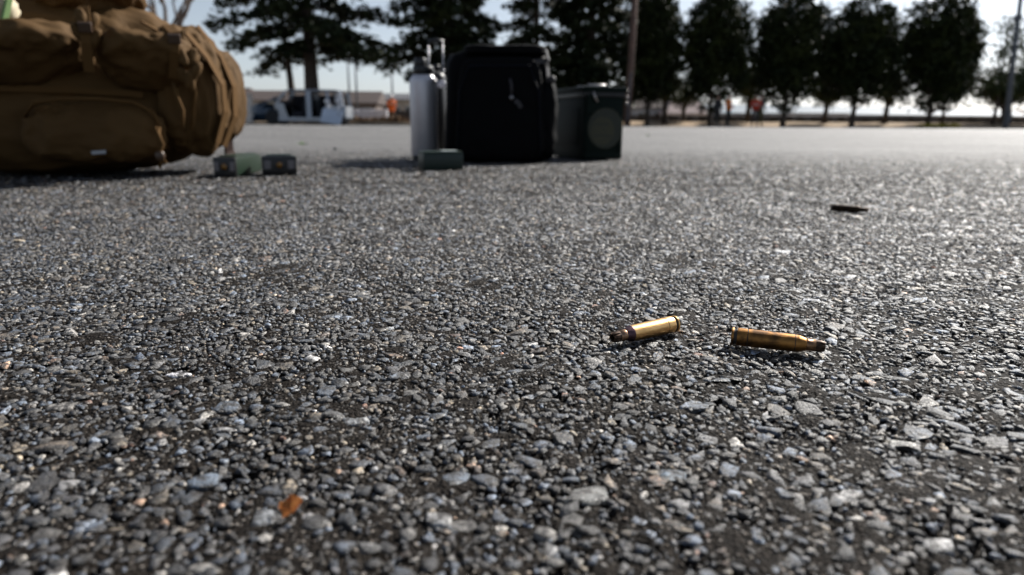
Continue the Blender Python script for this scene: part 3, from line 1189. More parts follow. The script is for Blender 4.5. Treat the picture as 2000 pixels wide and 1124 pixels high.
def person(loc, rz, lab, shirt, trousers, vest=None, hat=None, hair=(0.02, 0.017, 0.015), arm=0.0, s=1.0, coat=False):
    t = thing('person', loc, lab, 'person', rz, 'people standing in the distance')
    t.scale = (s, s, s)
    bm_ = cloth_by_height('clothes_of_person', [(0, (0.03, 0.025, 0.02)), (0.10, trousers), (0.93, shirt), (1.47, skin_c)])
    V = [(0, 0, 0.93), (0, 0, 1.12), (0, .0, 1.33), (0, 0, 1.46), (0, 0, 1.53), (0, -.01, 1.60), (0, 0, 1.69),       # 0-6 spine, head
         (.10, 0, .88), (.11, -.01, .50), (.12, .02, .09), (.13, -.14, .05),                                        # 7-10
         (-.10, 0, .88), (-.12, .0, .50), (-.14, .04, .09), (-.15, -.12, .05),                                      # 11-14
         (.19, 0, 1.40), (.25, .02, 1.14), (.24, -.12 - arm * .1, .93 + arm * .25), (.23, -.18 - arm * .1, .86 + arm * .3),  # 15-18
         (-.19, 0, 1.40), (-.25, .03, 1.14), (-.26, -.06, .90), (-.26, -.09, .82)]
    E_ = [(0, 1), (1, 2), (2, 3), (3, 4), (4, 5), (5, 6), (0, 7), (7, 8), (8, 9), (9, 10), (0, 11), (11, 12), (12, 13), (13, 14),
          (2, 15), (15, 16), (16, 17), (17, 18), (2, 19), (19, 20), (20, 21), (21, 22)]
    Rr = [.15, .14, .16, .075, .06, .10, .075, .10, .07, .05, .045, .10, .07, .05, .045, .07, .052, .04, .04, .07, .052, .04, .04]
    me_ = bpy.data.meshes.new('body')
    me_.from_pydata(V, E_, [])
    me_.materials.append(bm_)
    o_ = bpy.data.objects.new('body', me_)
    COL.objects.link(o_)
    o_.parent = t
    md = o_.modifiers.new('skin', 'SKIN')
    for i_, q in enumerate(me_.skin_vertices[0].data):
        q.radius = (Rr[i_], Rr[i_] * (0.72 if i_ in (0, 1, 2) else 1.0))
        q.use_root = (i_ == 0)
    md.use_smooth_shade = True
    sd = o_.modifiers.new('sub', 'SUBSURF')
    sd.levels = 1
    sd.render_levels = 2
    hm = mat('hair', hair, 0.7)
    if hat:
        hm = mat('helmet_shell', hat, 0.35)
        MB().lathe([(0.15, 1.655), (0.125, 1.665), (0.12, 1.72), (0.09, 1.79), (0.03, 1.82)], 16).build('helmet', hm, t, 'all')
    else:
        MB().soft((0, 0.02, 1.70), (0.098, 0.108, 0.075), 2.2, 5).build('hair', hm, t, 'all')
    if vest:
        z0 = 0.72 if coat else 0.90
        MB().lathe([(0.165, z0), (0.185, z0 + .1), (0.175, 1.1), (0.185, 1.3), (0.17, 1.40), (0.10, 1.46)], 20,
                   fn=lambda r_, h_, w_: r_ * (1.12 - 0.3 * abs(math.sin(w_)))).build('vest', mat('hi_vis_fabric', vest, 0.75, var=0.3, vscale=9), t, 'all')
        MB().lathe([(0.187, 1.17), (0.189, 1.20), (0.189, 1.23)], 20,
                   fn=lambda r_, h_, w_: (r_ + .004) * (1.12 - 0.3 * abs(math.sin(w_)))).build('reflective_band', mat('reflective_tape', (0.6, 0.6, 0.55), 0.4), t, 'all')
        for sx_ in (1, -1):
            MB().tube([(sx_ * .185, 0, 1.41), (sx_ * .235, .012, 1.22), (sx_ * .255, .02, 1.13)], [.083, .074, .066], 12).build('sleeve', mat('hi_vis_fabric', vest, 0.75), t, 'all')
    return t


ORANGE = (0.85, 0.20, 0.02)
RED = (0.62, 0.05, 0.02)
person((-8.0, 46.5, 0.12), 0.4, 'distant person in orange coat and white helmet beside the white barriers', (0.5, 0.12, 0.02), (0.18, 0.10, 0.06), vest=(0.9, 0.16, 0.015),
       hat=(0.75, 0.75, 0.78), coat=True)
person((12.0, 39.3, 0.0), 0.9, 'distant person in orange top and dark trousers beside a dark clothed person', (0.5, 0.14, 0.02), (0.03, 0.03, 0.03), vest=ORANGE, arm=0.6)
person((11.55, 39.9, 0.0), 2.2, 'distant person in dark clothes left of the one in the orange top', (0.05, 0.05, 0.055), (0.05, 0.045, 0.045))
person((13.4, 39.0, 0.0), -0.5, 'distant person in red orange vest and dark trousers right of the pair', (0.35, 0.10, 0.03), (0.03, 0.03, 0.035), vest=RED, arm=0.4)
person((13.85, 39.5, 0.0), 0.2, 'distant person in grey and olive clothes beside the red vest', (0.12, 0.12, 0.11), (0.11, 0.10, 0.04))

# ---------------------------------------------------------------- wrecked car
silver = mat('silver_car_paint', (0.30, 0.33, 0.38), 0.35, metal=0.5, var=0.5, vscale=3, second=(0.28, 0.29, 0.31), coat=0.3)
dkblue = mat('dark_blue_car_paint', (0.02, 0.045, 0.08), 0.3, var=0.5, vscale=4, coat=0.5)
pale_blue = mat('pale_blue_panel', (0.50, 0.57, 0.68), 0.4, var=0.3, vscale=3)
dark_in = mat('dark_cabin', (0.012, 0.012, 0.02), 0.8)
rubber = mat('tyre_rubber', (0.015, 0.015, 0.016), 0.8, bump=0.3, bscale=40)
steel = mat('bare_steel', (0.45, 0.44, 0.43), 0.4, metal=0.8, var=0.6, vscale=12, second=(0.25, 0.18, 0.13))
glint_m = mat('pale_glint', (0.75, 0.75, 0.78), 0.08, spec=0.8)
car = thing('wrecked_car', (-8.75, 29.3, 0.0), 'silver wrecked car with doors missing and smashed dark blue front', 'car')
car.scale = (1, 1, 0.93)


def both(fn):
    for sy in (-1, 1):
        fn(sy)


def pillars(sy):
    y = sy * 0.72
    yr = sy * 0.60
    MB().beam((-0.85, y, 0.90), (-0.48, yr, 1.44), 0.09, 0.10).build('pillar', silver, car)
    MB().beam((0.47, y, 0.22), (0.44, yr, 1.44), 0.20, 0.09).build('pillar', silver, car)
    MB().beam((1.30, y, 0.75), (1.18, yr, 1.44), 0.10, 0.09).build('pillar', silver, car)
    MB().beam((1.86, y, 0.55), (1.72, yr, 1.42), 0.13, 0.11).build('pillar', silver, car)
    m_ = MB().box((0.28, y, 0.24), (2.1, 0.14, 0.17), bev=0.02)
    m_.build('sill', silver, car)
    m_ = MB()
    m_.add([(-.74, y, .2), (-.56, y, .2), (-.40, y, .34), (-.55, y, .88), (-.72, y, .95), (-.95, y, .84), (-.78, y, .62),
            (-.74, y - sy * .06, .2), (-.56, y - sy * .06, .2), (-.40, y - sy * .06, .34), (-.55, y - sy * .06, .88), (-.72, y - sy * .06, .95), (-.95, y - sy * .06, .84), (-.78, y - sy * .06, .62)],
           [(0, 1, 2, 3, 4, 5, 6)] + [(k, (k + 1) % 7, (k + 1) % 7 + 7, k + 7) for k in range(7)] + [(13, 12, 11, 10, 9, 8, 7)])
    m_.build('front_fender', silver, car)
    m_ = MB()
    q = [(1.28, .30), (1.95, .36), (1.98, .80), (1.30, .82), (1.22, .55)]
    m_.add([(a, y, z) for a, z in q] + [(a, y - sy * .05, z) for a, z in q],
           [(0, 1, 2, 3, 4), (9, 8, 7, 6, 5)] + [(k, (k + 1) % 5, (k + 1) % 5 + 5, k + 5) for k in range(5)])
    m_.build('rear_quarter_panel', silver, car)


both(pillars)
MB().soft((0.58, 0, 1.46), (1.18, 0.66, 0.06), 3.5, 8).build('roof', silver, car, 'all')
MB().box((0.5, 0, 0.2), (2.7, 1.40, 0.08)).build('floor_pan', dark_in, car)
MB().box((0.55, 0.655, 0.78), (2.2, 0.03, 1.05)).build('inner_trim', dark_in, car)
MB().box((-0.72, 0, 0.62), (0.1, 1.32, 0.78)).build('firewall', dark_in, car)
MB().box((-0.60, 0, 0.86), (0.3, 1.28, 0.2), bev=0.05).build('dashboard', dark_in, car)
MB().box((1.93, 0, 0.55), (0.06, 1.36, 0.5)).build('tailgate', silver, car)
for sx in (0.0, 0.98):
    for sy in (-0.34, 0.34):
        m_ = MB().soft((sx, sy, 0.45), (0.26, 0.25, 0.12), 3, 5).soft((sx + 0.27, sy, 0.80), (0.10, 0.24, 0.34), 3, 5, rot=(0, rad(12), 0))
        m_.build('seat', dark_in, car, 'all')
a = MB()
a.tube([(-0.34 + 0.06 * math.cos(w), -0.34 + 0.18 * math.sin(w), 0.90 + 0.17 * math.cos(w)) for w in np.linspace(0, 2 * math.pi, 17)], 0.015, 6)
a.build('steering_wheel', rubber, car, 'all')
MB().soft((-1.28, -0.05, 1.02), (0.62, 0.64, 0.06), 2.6, 14, wr=0.16, wscale=2.2, seed=4, rot=(0.1, rad(-24), 0.12)).build('bonnet', dkblue, car, 'all')
MB().soft((-1.45, 0.0, 0.56), (0.66, 0.60, 0.42), 2.8, 14, wr=0.16, wscale=2.6, seed=9).build('crushed_front', dkblue, car, 'all')
MB().soft((-1.1, 0.0, 0.75), (0.25, 0.35, 0.25), 4, 6, wr=0.05, wscale=6, seed=2).build('engine_block', steel, car)
MB().soft((-1.98, 0.05, 0.30), (0.12, 0.70, 0.14), 3, 12, wr=0.09, wscale=3.5, seed=6, rot=(0.05, 0.1, 0.14)).build('bumper', dkblue, car, 'all')
MB().soft((-1.0, -0.70, 0.93), (0.22, 0.06, 0.07), 2.6, 8, wr=0.04, wscale=8, seed=5).build('headlight', mat('bent_tan_trim', (0.40, 0.33, 0.24), 0.5), car, 'all')
for sx in (-1.04, 1.50):
    for sy in (-0.68, 0.68):
        w = MB().lathe([(0.20, -.085), (0.28, -.09), (0.30, -.05), (0.30, .05), (0.28, .09), (0.20, .085)], 24, (sx, sy, 0.30), 'Y').build('wheel', rubber, car, 'all')
        MB().lathe([(0.195, -.07), (0.16, -.075), (0.06, -.04), (0.05, .04), (0.16, .075), (0.195, .07)], 20, (sx, sy, 0.30), 'Y').build('rim', steel, w, 'all')
# door hanging off the rear, a pale sheet leaning to the ground
d_ = MB().box((0, 0, 0), (0.82, 0.05, 0.66), bev=0.02)
o = d_.build('door', pale_blue, car)
o['label'] = 'pale blue door panel hanging down to the ground'
o.location = (1.45, -0.98, 0.36)
o.rotation_euler = (rad(-24), rad(10), rad(4))
MB().box((0.25, -0.035, 0.15), (0.14, 0.03, 0.035), bev=0.008).build('handle', steel, o)
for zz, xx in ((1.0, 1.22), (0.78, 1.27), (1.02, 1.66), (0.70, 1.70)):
    MB().lathe([(0.02, -0.03), (0.085, -0.025), (0.09, 0), (0.07, 0.03)], 14, (xx, -0.79, zz), 'Y').build('glint_disc', glint_m, car, 'all')  # pale glossy discs added to give the bright glints on the rear quarter
MB().soft((1.75, -0.70, 1.02), (0.13, 0.05, 0.32), 3, 8, wr=0.05, wscale=7, seed=3).build('torn_panel', mat('white_car_paint', (0.7, 0.7, 0.72), 0.3, coat=0.4), car, 'all')

# ---------------------------------------------------------------- weeds in the asphalt
weed_m = mat('weed_leaf', (0.10, 0.20, 0.04), 0.6, var=0.5, vscale=60)
for k, (x, y, n_, lab) in enumerate(((-1.075, 3.55, 26, 'tiny green weed on the asphalt between backpack and steel bottle'),
                                     (1.33, 6.9, 30, 'tiny green weed on the asphalt right of the ammunition can'))):
    r = np.random.default_rng(60 + k)
    m = MB()
    for q in range(n_):
        an, ln = r.uniform(0, 6.3), r.uniform(0.012, 0.035)
        b0 = Vector((r.normal(0, .008), r.normal(0, .008), 0))
        e = b0 + Vector((ln * math.cos(an), ln * math.sin(an), ln * r.uniform(.15, .6)))
        sd = Vector((-math.sin(an), math.cos(an), 0)) * ln * .18
        m.add([b0, (b0 + e) / 2 + sd, e, (b0 + e) / 2 - sd], [(0, 1, 2, 3)])
    o = m.build('weed', weed_m)
    o.location = (x, y, 0)
    tag(o, lab, 'weed', 'tiny weeds growing in the asphalt')

# ================================================================== the bags and boxes
# ---------------------------------------------------------------- tan backpack
coy = mat('coyote_nylon', (0.098, 0.054, 0.019), 0.8, var=0.4, vscale=9, second=(0.058, 0.031, 0.011), bump=0.25, bscale=700, spec=0.15)
web = mat('coyote_webbing', (0.10, 0.053, 0.018), 0.85, spec=0.12, bump=0.4, bscale=900)
buck = mat('brown_plastic_buckle', (0.06, 0.033, 0.018), 0.4)
pack = thing('backpack', (-0.716, 1.452, 0.0), 'large tan backpack lying on the asphalt at the left edge', 'backpack', math.atan2(-0.292, -0.956))
# local frame: x runs along the pack (away from its right end), y out of its near side, z up


def pack_shape(x, y, z):
    k = 1.0
    if z > 0:
        k = 1 - 0.10 * max(0, -x) ** 2
    return (x * (1 - 0.10 * max(0, z) ** 2), y * (1 - 0.30 * max(0, z)) - 0.38 * max(0, z) + 0.22 * max(0, -z), z * (1 - 0.42 * max(0, -x + 0.15) ** 2.5 * (z > 0)))


MB().soft((0.36, -0.20, 0.222), (0.50, 0.21, 0.228), 2.9, 40, wr=0.022, wscale=6, seed=1, shape=pack_shape, stretch=(1.0, 1, 1.7)).build('main_bag', coy, pack, 'all')
# upper right pocket, upper left pocket, lower pocket, top flap, end panel
MB().soft((0.110, 0.015, 0.250), (0.105, 0.085, 0.050), 2.2, 26, wr=0.016, wscale=11, seed=12, rot=(rad(30), rad(-6), rad(20)), shape=lambda x, y, z: (x, y * (1 - .25 * z), z)).build('side_pocket', coy, pack, 'all')
MB().soft((0.325, 0.020, 0.250), (0.120, 0.095, 0.052), 2.2, 26, wr=0.018, wscale=10, seed=23, rot=(rad(30), rad(2), rad(20)), shape=lambda x, y, z: (x, y * (1 - .25 * z), z)).build('side_pocket', coy, pack, 'all')
lp = MB().soft((0.225, 0.015, 0.098), (0.135, 0.058, 0.068), 2.7, 26, wr=0.016, wscale=9, seed=31, shape=lambda x, y, z: (x, y * (1 - .1 * z), z)).build('lower_pocket', coy, pack, 'all')
MB().tube([(0.345, 0.045, 0.125), (0.32, 0.058, 0.152), (0.27, 0.066, 0.160), (0.20, 0.066, 0.161), (0.14, 0.06, 0.155), (0.108, 0.052, 0.135), (0.096, 0.048, 0.10), (0.094, 0.046, 0.06)], 0.0042, 8).build('piping', web, lp, 'all')
MB().soft((0.17, -0.19, 0.375), (0.125, 0.12, 0.055), 2.4, 26, wr=0.022, wscale=9, seed=7, rot=(rad(16), rad(16), 0)).build('top_flap', coy, pack, 'all')
MB().soft((0.42, -0.19, 0.405), (0.16, 0.13, 0.060), 2.4, 24, wr=0.024, wscale=9, seed=17, rot=(rad(16), rad(-4), 0)).build('top_flap', coy, pack, 'all')
MB().soft((-0.035, -0.10, 0.185), (0.085, 0.115, 0.150), 2.5, 26, wr=0.018, wscale=10, seed=41, stretch=(2, 2, .55)).build('end_pocket', coy, pack, 'all')
MB().soft((-0.085, -0.225, 0.18), (0.065, 0.085, 0.12), 2.5, 18, wr=0.014, wscale=10, seed=43, stretch=(2, 2, .55)).build('end_pocket', coy, pack, 'all')
for pts in ([(-0.058, 0.02, 0.300), (-0.092, 0.0, 0.255), (-0.118, -0.02, 0.20), (-0.118, -0.03, 0.14), (-0.095, -0.03, 0.07)],
            [(-0.070, -0.08, 0.325), (-0.112, -0.10, 0.265), (-0.133, -0.12, 0.20), (-0.130, -0.12, 0.13), (-0.10, -0.11, 0.06)],
            [(0.02, 0.045, 0.315), (-0.02, 0.04, 0.292), (-0.045, 0.03, 0.26)]):
    MB().ribbon(pts, 0.025, 0.004, (0.35, 1, 0.1)).build('strap', web, pack)
for pts in ([(0.205, 0.075, 0.335), (0.200, 0.098, 0.305), (0.203, 0.102, 0.265), (0.208, 0.085, 0.212)],
            [(0.43, 0.07, 0.33), (0.435, 0.105, 0.29), (0.437, 0.10, 0.24), (0.44, 0.08, 0.20)],
            [(0.07, 0.02, 0.312), (0.048, 0.075, 0.292), (0.05, 0.085, 0.255), (0.06, 0.06, 0.205)]):
    s_ = MB().ribbon(pts, 0.018, 0.004, (1, 0, 0)).build('strap', web, pack)
    p1 = Vector(pts[1])
    MB().box(p1 + Vector((0, 0.008, -0.012)), (0.024, 0.009, 0.020), bev=0.003, rot=(rad(-14), 0, 0)).build('buckle', buck, s_)
# cinched drawcord bunches and hanging cords
for k, (cx_, cz_) in enumerate(((0.203, 0.285), (0.03, 0.225))):
    for q in range(5):
        w = q * 1.2 + k
        MB().soft((cx_ + 0.014 * math.cos(w), 0.085 - k * 0.02 + 0.006 * math.sin(w * 2), cz_ + 0.026 * math.sin(w)), (0.011, 0.013, 0.022), 2.3, 6, wr=0.003, wscale=60, seed=q,
                  rot=(0.3 * math.sin(w), 0.5 * math.cos(w), 0)).build('fabric_gather', coy, pack, 'all')
for pts in ([(0.062, 0.065, 0.195), (0.053, 0.088, 0.165), (0.046, 0.085, 0.140), (0.050, 0.085, 0.105)],
            [(0.098, 0.065, 0.105), (0.101, 0.072, 0.075), (0.094, 0.074, 0.045), (0.104, 0.072, 0.022)],
            [(0.104, 0.067, 0.105), (0.092, 0.077, 0.07), (0.102, 0.075, 0.05), (0.090, 0.073, 0.03)]):
    MB().tube(pts, 0.0042, 6).build('cord', web, pack, 'all')
MB().soft((0.100, 0.075, 0.047), (0.010, 0.008, 0.011), 2.4, 5).build('cord_lock', buck, pack, 'all')
MB().box((0.213, 0.074, 0.055), (0.026, 0.003, 0.007), rot=(0, rad(4), 0)).build('label_tag', mat('grey_label', (0.35, 0.36, 0.38), 0.5), pack)
# frame stay / hip strap sticking out at the far right end
MB().ribbon([(-0.095, -0.16, 0.14), (-0.105, -0.18, 0.09), (-0.102, -0.20, 0.045), (-0.118, -0.215, 0.006)], 0.026, 0.006, (0.6, 0.7, 0)).build('hip_strap', mat('dark_brown_webbing', (0.06, 0.03, 0.022), 0.7), pack)
MB().soft((-0.110, -0.26, 0.20), (0.035, 0.06, 0.075), 2.8, 10, wr=0.006, wscale=14, seed=3).build('hip_pad', mat('dark_brown_foam', (0.07, 0.035, 0.025), 0.8), pack, 'all')
MB().soft((-0.075, -0.18, 0.292), (0.022, 0.045, 0.012), 2.4, 8, wr=0.008, wscale=30, seed=8, rot=(0, 0.5, 0)).build('carry_handle', web, pack, 'all')

for o in pack.children:
    if o.name.split('.')[0] in ('side_pocket', 'lower_pocket', 'fabric_gather', 'cord', 'cord_lock', 'label_tag') or o.children:
        o.location.x = -0.092
pack.scale = (0.95, 0.95, 0.95)
# zip and webbing lines sewn on the bag
for pts in ([(0.42, 0.018, 0.175), (0.30, 0.022, 0.180), (0.16, 0.022, 0.178), (0.04, 0.005, 0.172)],):
    MB().ribbon(pts, 0.012, 0.004, (0, 0, 1)).build('webbing_strip', web, pack)
MB().tube([(-0.025, 0.035, 0.285), (-0.055, 0.022, 0.24), (-0.065, 0.018, 0.18), (-0.05, 0.018, 0.10)], 0.0045, 7).build('seam_piping', web, pack, 'all')

# pale cloth lying over the top left of the pack
cloth = thing('cloth', (-0.965, 1.345, 0.302), 'pale cream and green cloth tucked on the backpack at the photo\'s top left corner', 'cloth')
MB().soft((0, 0, 0.03), (0.045, 0.028, 0.055), 2.6, 14, wr=0.010, wscale=22, seed=5).build('cloth_body', mat('cream_fabric', (0.62, 0.54, 0.38), 0.8, var=0.4, vscale=20), cloth, 'all')
MB().ribbon([(0.046, -0.006, 0.085), (0.050, -0.012, 0.04), (0.030, -0.018, -0.02)], 0.010, 0.006, (0.3, 1, 0)).build('green_hem', mat('green_fabric', (0.22, 0.36, 0.14), 0.8), cloth)
MB().ribbon([(-0.045, -0.030, 0.05), (-0.015, -0.034, 0.0), (0.02, -0.030, -0.028)], 0.010, 0.006, (0.5, 0, 1)).build('green_hem', mat('lime_fabric', (0.38, 0.46, 0.14), 0.8), cloth)

# ---------------------------------------------------------------- green boxes with black lens ends
gbox = mat('green_plastic', (0.007, 0.022, 0.010), 0.45, var=0.3, vscale=40, second=(0.005, 0.016, 0.008), bump=0.1, bscale=900)
gtop = mat('dark_green_plastic', (0.004, 0.017, 0.012), 0.4, var=0.3, vscale=40)
blk = mat('black_plastic', (0.010, 0.010, 0.011), 0.4)
amber = mat('amber_lens', (0.22, 0.10, 0.01), 0.15, spec=0.7)
gwin = mat('grey_window', (0.14, 0.13, 0.14), 0.2, spec=0.6)


def lens_box(name, loc, rz, w, d, h, lab):
    t = thing(name, loc, lab, 'box', rz, 'dark green boxes with lens ends by the backpack')
    MB().box((0, d / 2 + 0.004, h / 2), (w, d, h), bev=0.0035).build('case', gbox, t, True)
    MB().box((0, d / 2 + 0.004, h + 0.0012), (w * 0.72, d * 0.86, 0.003), bev=0.001).build('lid', gbox, t)
    MB().box((0, 0.0, h / 2), (w * 1.02, 0.012, h * 1.01), bev=0.004).build('end_cap', blk, t, True)
    for sx_ in (-1, 1):
        MB().box((sx_ * w * 0.34, -0.0065, h / 2 + .001), (w * 0.19, 0.003, h * 0.48), bev=0.001).build('sensor_window', gwin, t)
    MB().lathe([(0.0058, -0.0085), (0.0062, -0.0068), (0.0066, -0.0055)], 20, (0.0, 0, h / 2 + 0.001), 'Y').build('lens', amber, t, 'all')
    MB().lathe([(0.0066, -0.0075), (0.0085, -0.0072), (0.0088, -0.0055)], 20, (0.0, 0, h / 2 + 0.001), 'Y').build('lens_ring', blk, t, 'all')
    return t


lens_box('sensor_box', (-0.5935, 1.428, 0.0015), rad(3), 0.045, 0.165, 0.039, 'green box with black lens end nearest the tan backpack')
lens_box('sensor_box', (-0.506, 1.500, 0.0015), rad(18), 0.071, 0.050, 0.039, 'wide green box with amber lens right of the box by the backpack')
t = thing('green_box', (-0.166, 1.664, 0.0015), 'plain small dark green box in front of the steel bottle', 'box', rad(20))
MB().box((0, 0.03, 0.0195), (0.100, 0.062, 0.039), bev=0.005).build('case', gtop, t, True)
MB().box((0, 0.03, 0.0405), (0.096, 0.058, 0.007), bev=0.002).build('lid', gbox, t, True)
MB().box((0.018, 0.022, 0.0448), (0.038, 0.030, 0.002), bev=0.0006).build('label_plate', mat('pale_label', (0.55, 0.60, 0.58), 0.4), t)

# ---------------------------------------------------------------- steel bottle
brushed = mat('brushed_steel', (0.72, 0.71, 0.74), 0.5, metal=0.6, var=0.25, vscale=30, second=(0.5, 0.49, 0.51))
bot = thing('water_bottle', (-0.283, 2.235, 0.0), 'brushed steel bottle with black screw lid left of the black bag', 'bottle')
MB().lathe([(0.040, 0.010), (0.043, 0.014), (0.0435, 0.235), (0.042, 0.243), (0.036, 0.253), (0.029, 0.259)], 40).build('body', brushed, bot, 'all')
MB().lathe([(0.036, 0.0), (0.041, 0.002), (0.0415, 0.011), (0.038, 0.0115)], 40).build('base_ring', blk, bot, 'all')
MB().lathe([(0.030, 0.258), (0.0325, 0.261), (0.0325, 0.281), (0.030, 0.284)], 32).build('collar', blk, bot, 'all')
MB().lathe([(0.018, 0.283), (0.0195, 0.286), (0.0195, 0.305), (0.017, 0.308)], 28, (-0.008, 0, 0)).build('cap', blk, bot, 'all')
MB().ribbon([(0.030, -0.012, 0.276), (0.040, -0.016, 0.262), (0.037, -0.022, 0.240), (0.032, -0.028, 0.226)], 0.007, 0.003, (0.2, 1, 0)).build('lid_strap', blk, bot)
# carrying hoop behind the bottle
hoop = thing('wire_hoop_can', (-0.262, 2.42, 0.0), 'black can with a tall wire carrying hoop between steel bottle and black bag', 'can')
wire = mat('dull_wire', (0.3, 0.3, 0.32), 0.4, metal=1.0)
MB().lathe([(0.030, 0.0), (0.033, 0.003), (0.033, 0.262), (0.026, 0.275), (0.018, 0.283)], 28).build('can_body', blk, hoop, 'all')
MB().lathe([(0.013, 0.283), (0.014, 0.30), (0.012, 0.303)], 20).build('spout', blk, hoop, 'all')
for sx_ in (-1, 1):
    MB().tube([(sx_ * 0.018, 0, 0.275), (sx_ * 0.024, 0, 0.29), (sx_ * 0.024, 0, 0.374)], 0.0020, 8).build('wire_leg', wire, hoop, 'all')
    MB().soft((sx_ * 0.024, -0.004, 0.283), (0.007, 0.006, 0.006), 2, 5).build('wire_eye', wire, hoop, 'all')
MB().tube([(-0.026, 0, 0.375), (0, 0, 0.380), (0.026, 0, 0.375)], 0.008, 10).build('grip', blk, hoop, 'all')
MB().soft((0.022, -0.034, 0.238), (0.014, 0.006, 0.013), 2.2, 8).build('round_tab', mat('pale_tab', (0.6, 0.6, 0.66), 0.4), hoop, 'all')

# ---------------------------------------------------------------- black bag
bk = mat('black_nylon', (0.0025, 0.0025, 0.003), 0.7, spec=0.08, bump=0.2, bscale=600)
bk2 = mat('navy_black_nylon', (0.004, 0.005, 0.009), 0.7, spec=0.1)
grey_web = mat('grey_webbing', (0.03, 0.027, 0.03), 0.6)
bag = thing('black_bag', (-0.045, 2.05, 0.0), 'upright black bag standing between the steel bottle and green ammunition can', 'bag')


def bagshape(x, y, z):
    k = 1 - 0.10 * (z + 1) / 2
    return (x * k + 0.0, y * (1 - 0.12 * max(0, z)), z)


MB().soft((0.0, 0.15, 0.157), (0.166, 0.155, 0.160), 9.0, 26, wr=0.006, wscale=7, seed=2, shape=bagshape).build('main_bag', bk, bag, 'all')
MB().soft((0.008, 0.0, 0.150), (0.126, 0.032, 0.146), 6.0, 24, wr=0.006, wscale=9, seed=5, shape=lambda x, y, z: (x * (1 - .08 * z), y, z)).build('front_pocket', bk, bag, 'all')
MB().soft((0.020, 0.13, 0.317), (0.122, 0.140, 0.016), 6.0, 16, wr=0.003, wscale=14, seed=6).build('lid', bk, bag, 'all')
MB().soft((-0.125, 0.13, 0.262), (0.036, 0.075, 0.052), 3.0, 12, wr=0.005, wscale=14, seed=7).build('shoulder_pad', bk2, bag, 'all')
MB().soft((0.142, 0.05, 0.125), (0.038, 0.07, 0.118), 3.0, 18, wr=0.008, wscale=12, seed=8).build('side_pouch', bk, bag, 'all')
MB().ribbon([(0.138, 0.01, 0.318), (0.146, 0.005, 0.29), (0.139, 0.005, 0.275)], 0.018, 0.003, (0.3, 1, 0)).build('side_strap', grey_web, bag)
MB().ribbon([(0.142, 0.012, 0.27), (0.147, 0.01, 0.23), (0.144, 0.01, 0.185)], 0.02, 0.004, (0.5, 1, 0)).build('side_strap', grey_web, bag)
MB().ribbon([(0.10, -0.012, 0.283), (0.13, -0.004, 0.286), (0.146, 0.01, 0.288)], 0.012, 0.003, (0, 0, 1)).build('side_strap', grey_web, bag)
MB().tube([(0.035, -0.036, 0.235), (0.040, -0.040, 0.215), (0.040, -0.043, 0.190)], 0.004, 6).build('zip_cord', grey_web, bag, 'all')
MB().soft((0.040, -0.046, 0.183), (0.006, 0.004, 0.006), 2, 5).build('zip_pull', wire, bag, 'all')
MB().ribbon([(0.050, -0.042, 0.176), (0.060, -0.047, 0.168), (0.068, -0.046, 0.155)], 0.012, 0.003, (0.4, 0, 1)).build('zip_tab', grey_web, bag)
MB().tube([(-0.115, -0.028, 0.02), (-0.108, -0.03, 0.20), (-0.08, -0.033, 0.268), (0.09, -0.033, 0.27), (0.118, -0.03, 0.20), (0.125, -0.028, 0.02)], 0.003, 6).build('piping', bk2, bag, 'all')
MB().soft((0.155, 0.0, 0.235), (0.012, 0.012, 0.012), 2.2, 6).build('pouch_tie', grey_web, bag, 'all')

# ---------------------------------------------------------------- ammunition can
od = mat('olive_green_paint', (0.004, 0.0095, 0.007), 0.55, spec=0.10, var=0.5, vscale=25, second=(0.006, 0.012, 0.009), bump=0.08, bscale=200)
ammo = thing('ammunition_can', (0.2895, 2.238, 0.0), 'dark green metal ammunition can with round olive sticker on its end', 'ammunition can', rad(18))
ammo.scale = (1, 1, 1.045)
W_, L_, Hh = 0.138, 0.285, 0.186
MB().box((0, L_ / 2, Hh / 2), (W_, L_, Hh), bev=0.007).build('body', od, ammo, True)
for sx_ in (-1, 1):
    MB().box((sx_ * (W_ / 2 + 0.0005), L_ / 2, Hh * 0.52), (0.004, L_ * 0.72, Hh * 0.62), bev=0.0018).build('side_panel', od, ammo, True)
MB().box((0, -0.001, 0.012), (W_ * 0.94, 0.005, 0.016), bev=0.002).build('bottom_rim', od, ammo, True)
for sx_ in (-1, 1):
    MB().box((sx_ * W_ * 0.40, -0.0012, 0.075), (0.010, 0.004, 0.11), bev=0.0018).build('end_rib', od, ammo, True)
lid = MB().box((0, L_ / 2, 0.2085), (W_ + 0.016, L_ + 0.016, 0.017), bev=0.004).build('lid', od, ammo, True)
MB().box((0, L_ / 2, 0.1935), (W_ + 0.004, L_ + 0.004, 0.014), bev=0.002).build('lid_seal', blk, lid, True)
MB().tube([(-0.030, L_ * 0.22, 0.217), (-0.030, L_ * 0.22, 0.223), (0.03, L_ * 0.22, 0.223), (0.03, L_ * 0.22, 0.217)], 0.004, 8).build('handle', steel, lid, 'all')
MB().box((-0.01, L_ * 0.40, 0.2195), (0.06, 0.05, 0.006), bev=0.002).build('handle_plate', mat('grey_plate', (0.35, 0.36, 0.37), 0.35, metal=0.6), lid)
MB().tube([(-W_ * 0.32, -0.008, 0.20), (-W_ * 0.30, -0.013, 0.186), (-W_ * 0.22, -0.012, 0.172)], 0.0042, 8).build('latch', steel, ammo, 'all')
MB().box((-W_ * 0.36, -0.004, 0.165), (0.030, 0.008, 0.055), bev=0.002).build('latch_plate', od, ammo)
for zz in (0.205, 0.186, 0.168):
    MB().soft((W_ / 2 + 0.008, 0.0, zz), (0.004, 0.006, 0.006), 2, 5).build('hinge_knuckle', steel, ammo, 'all')
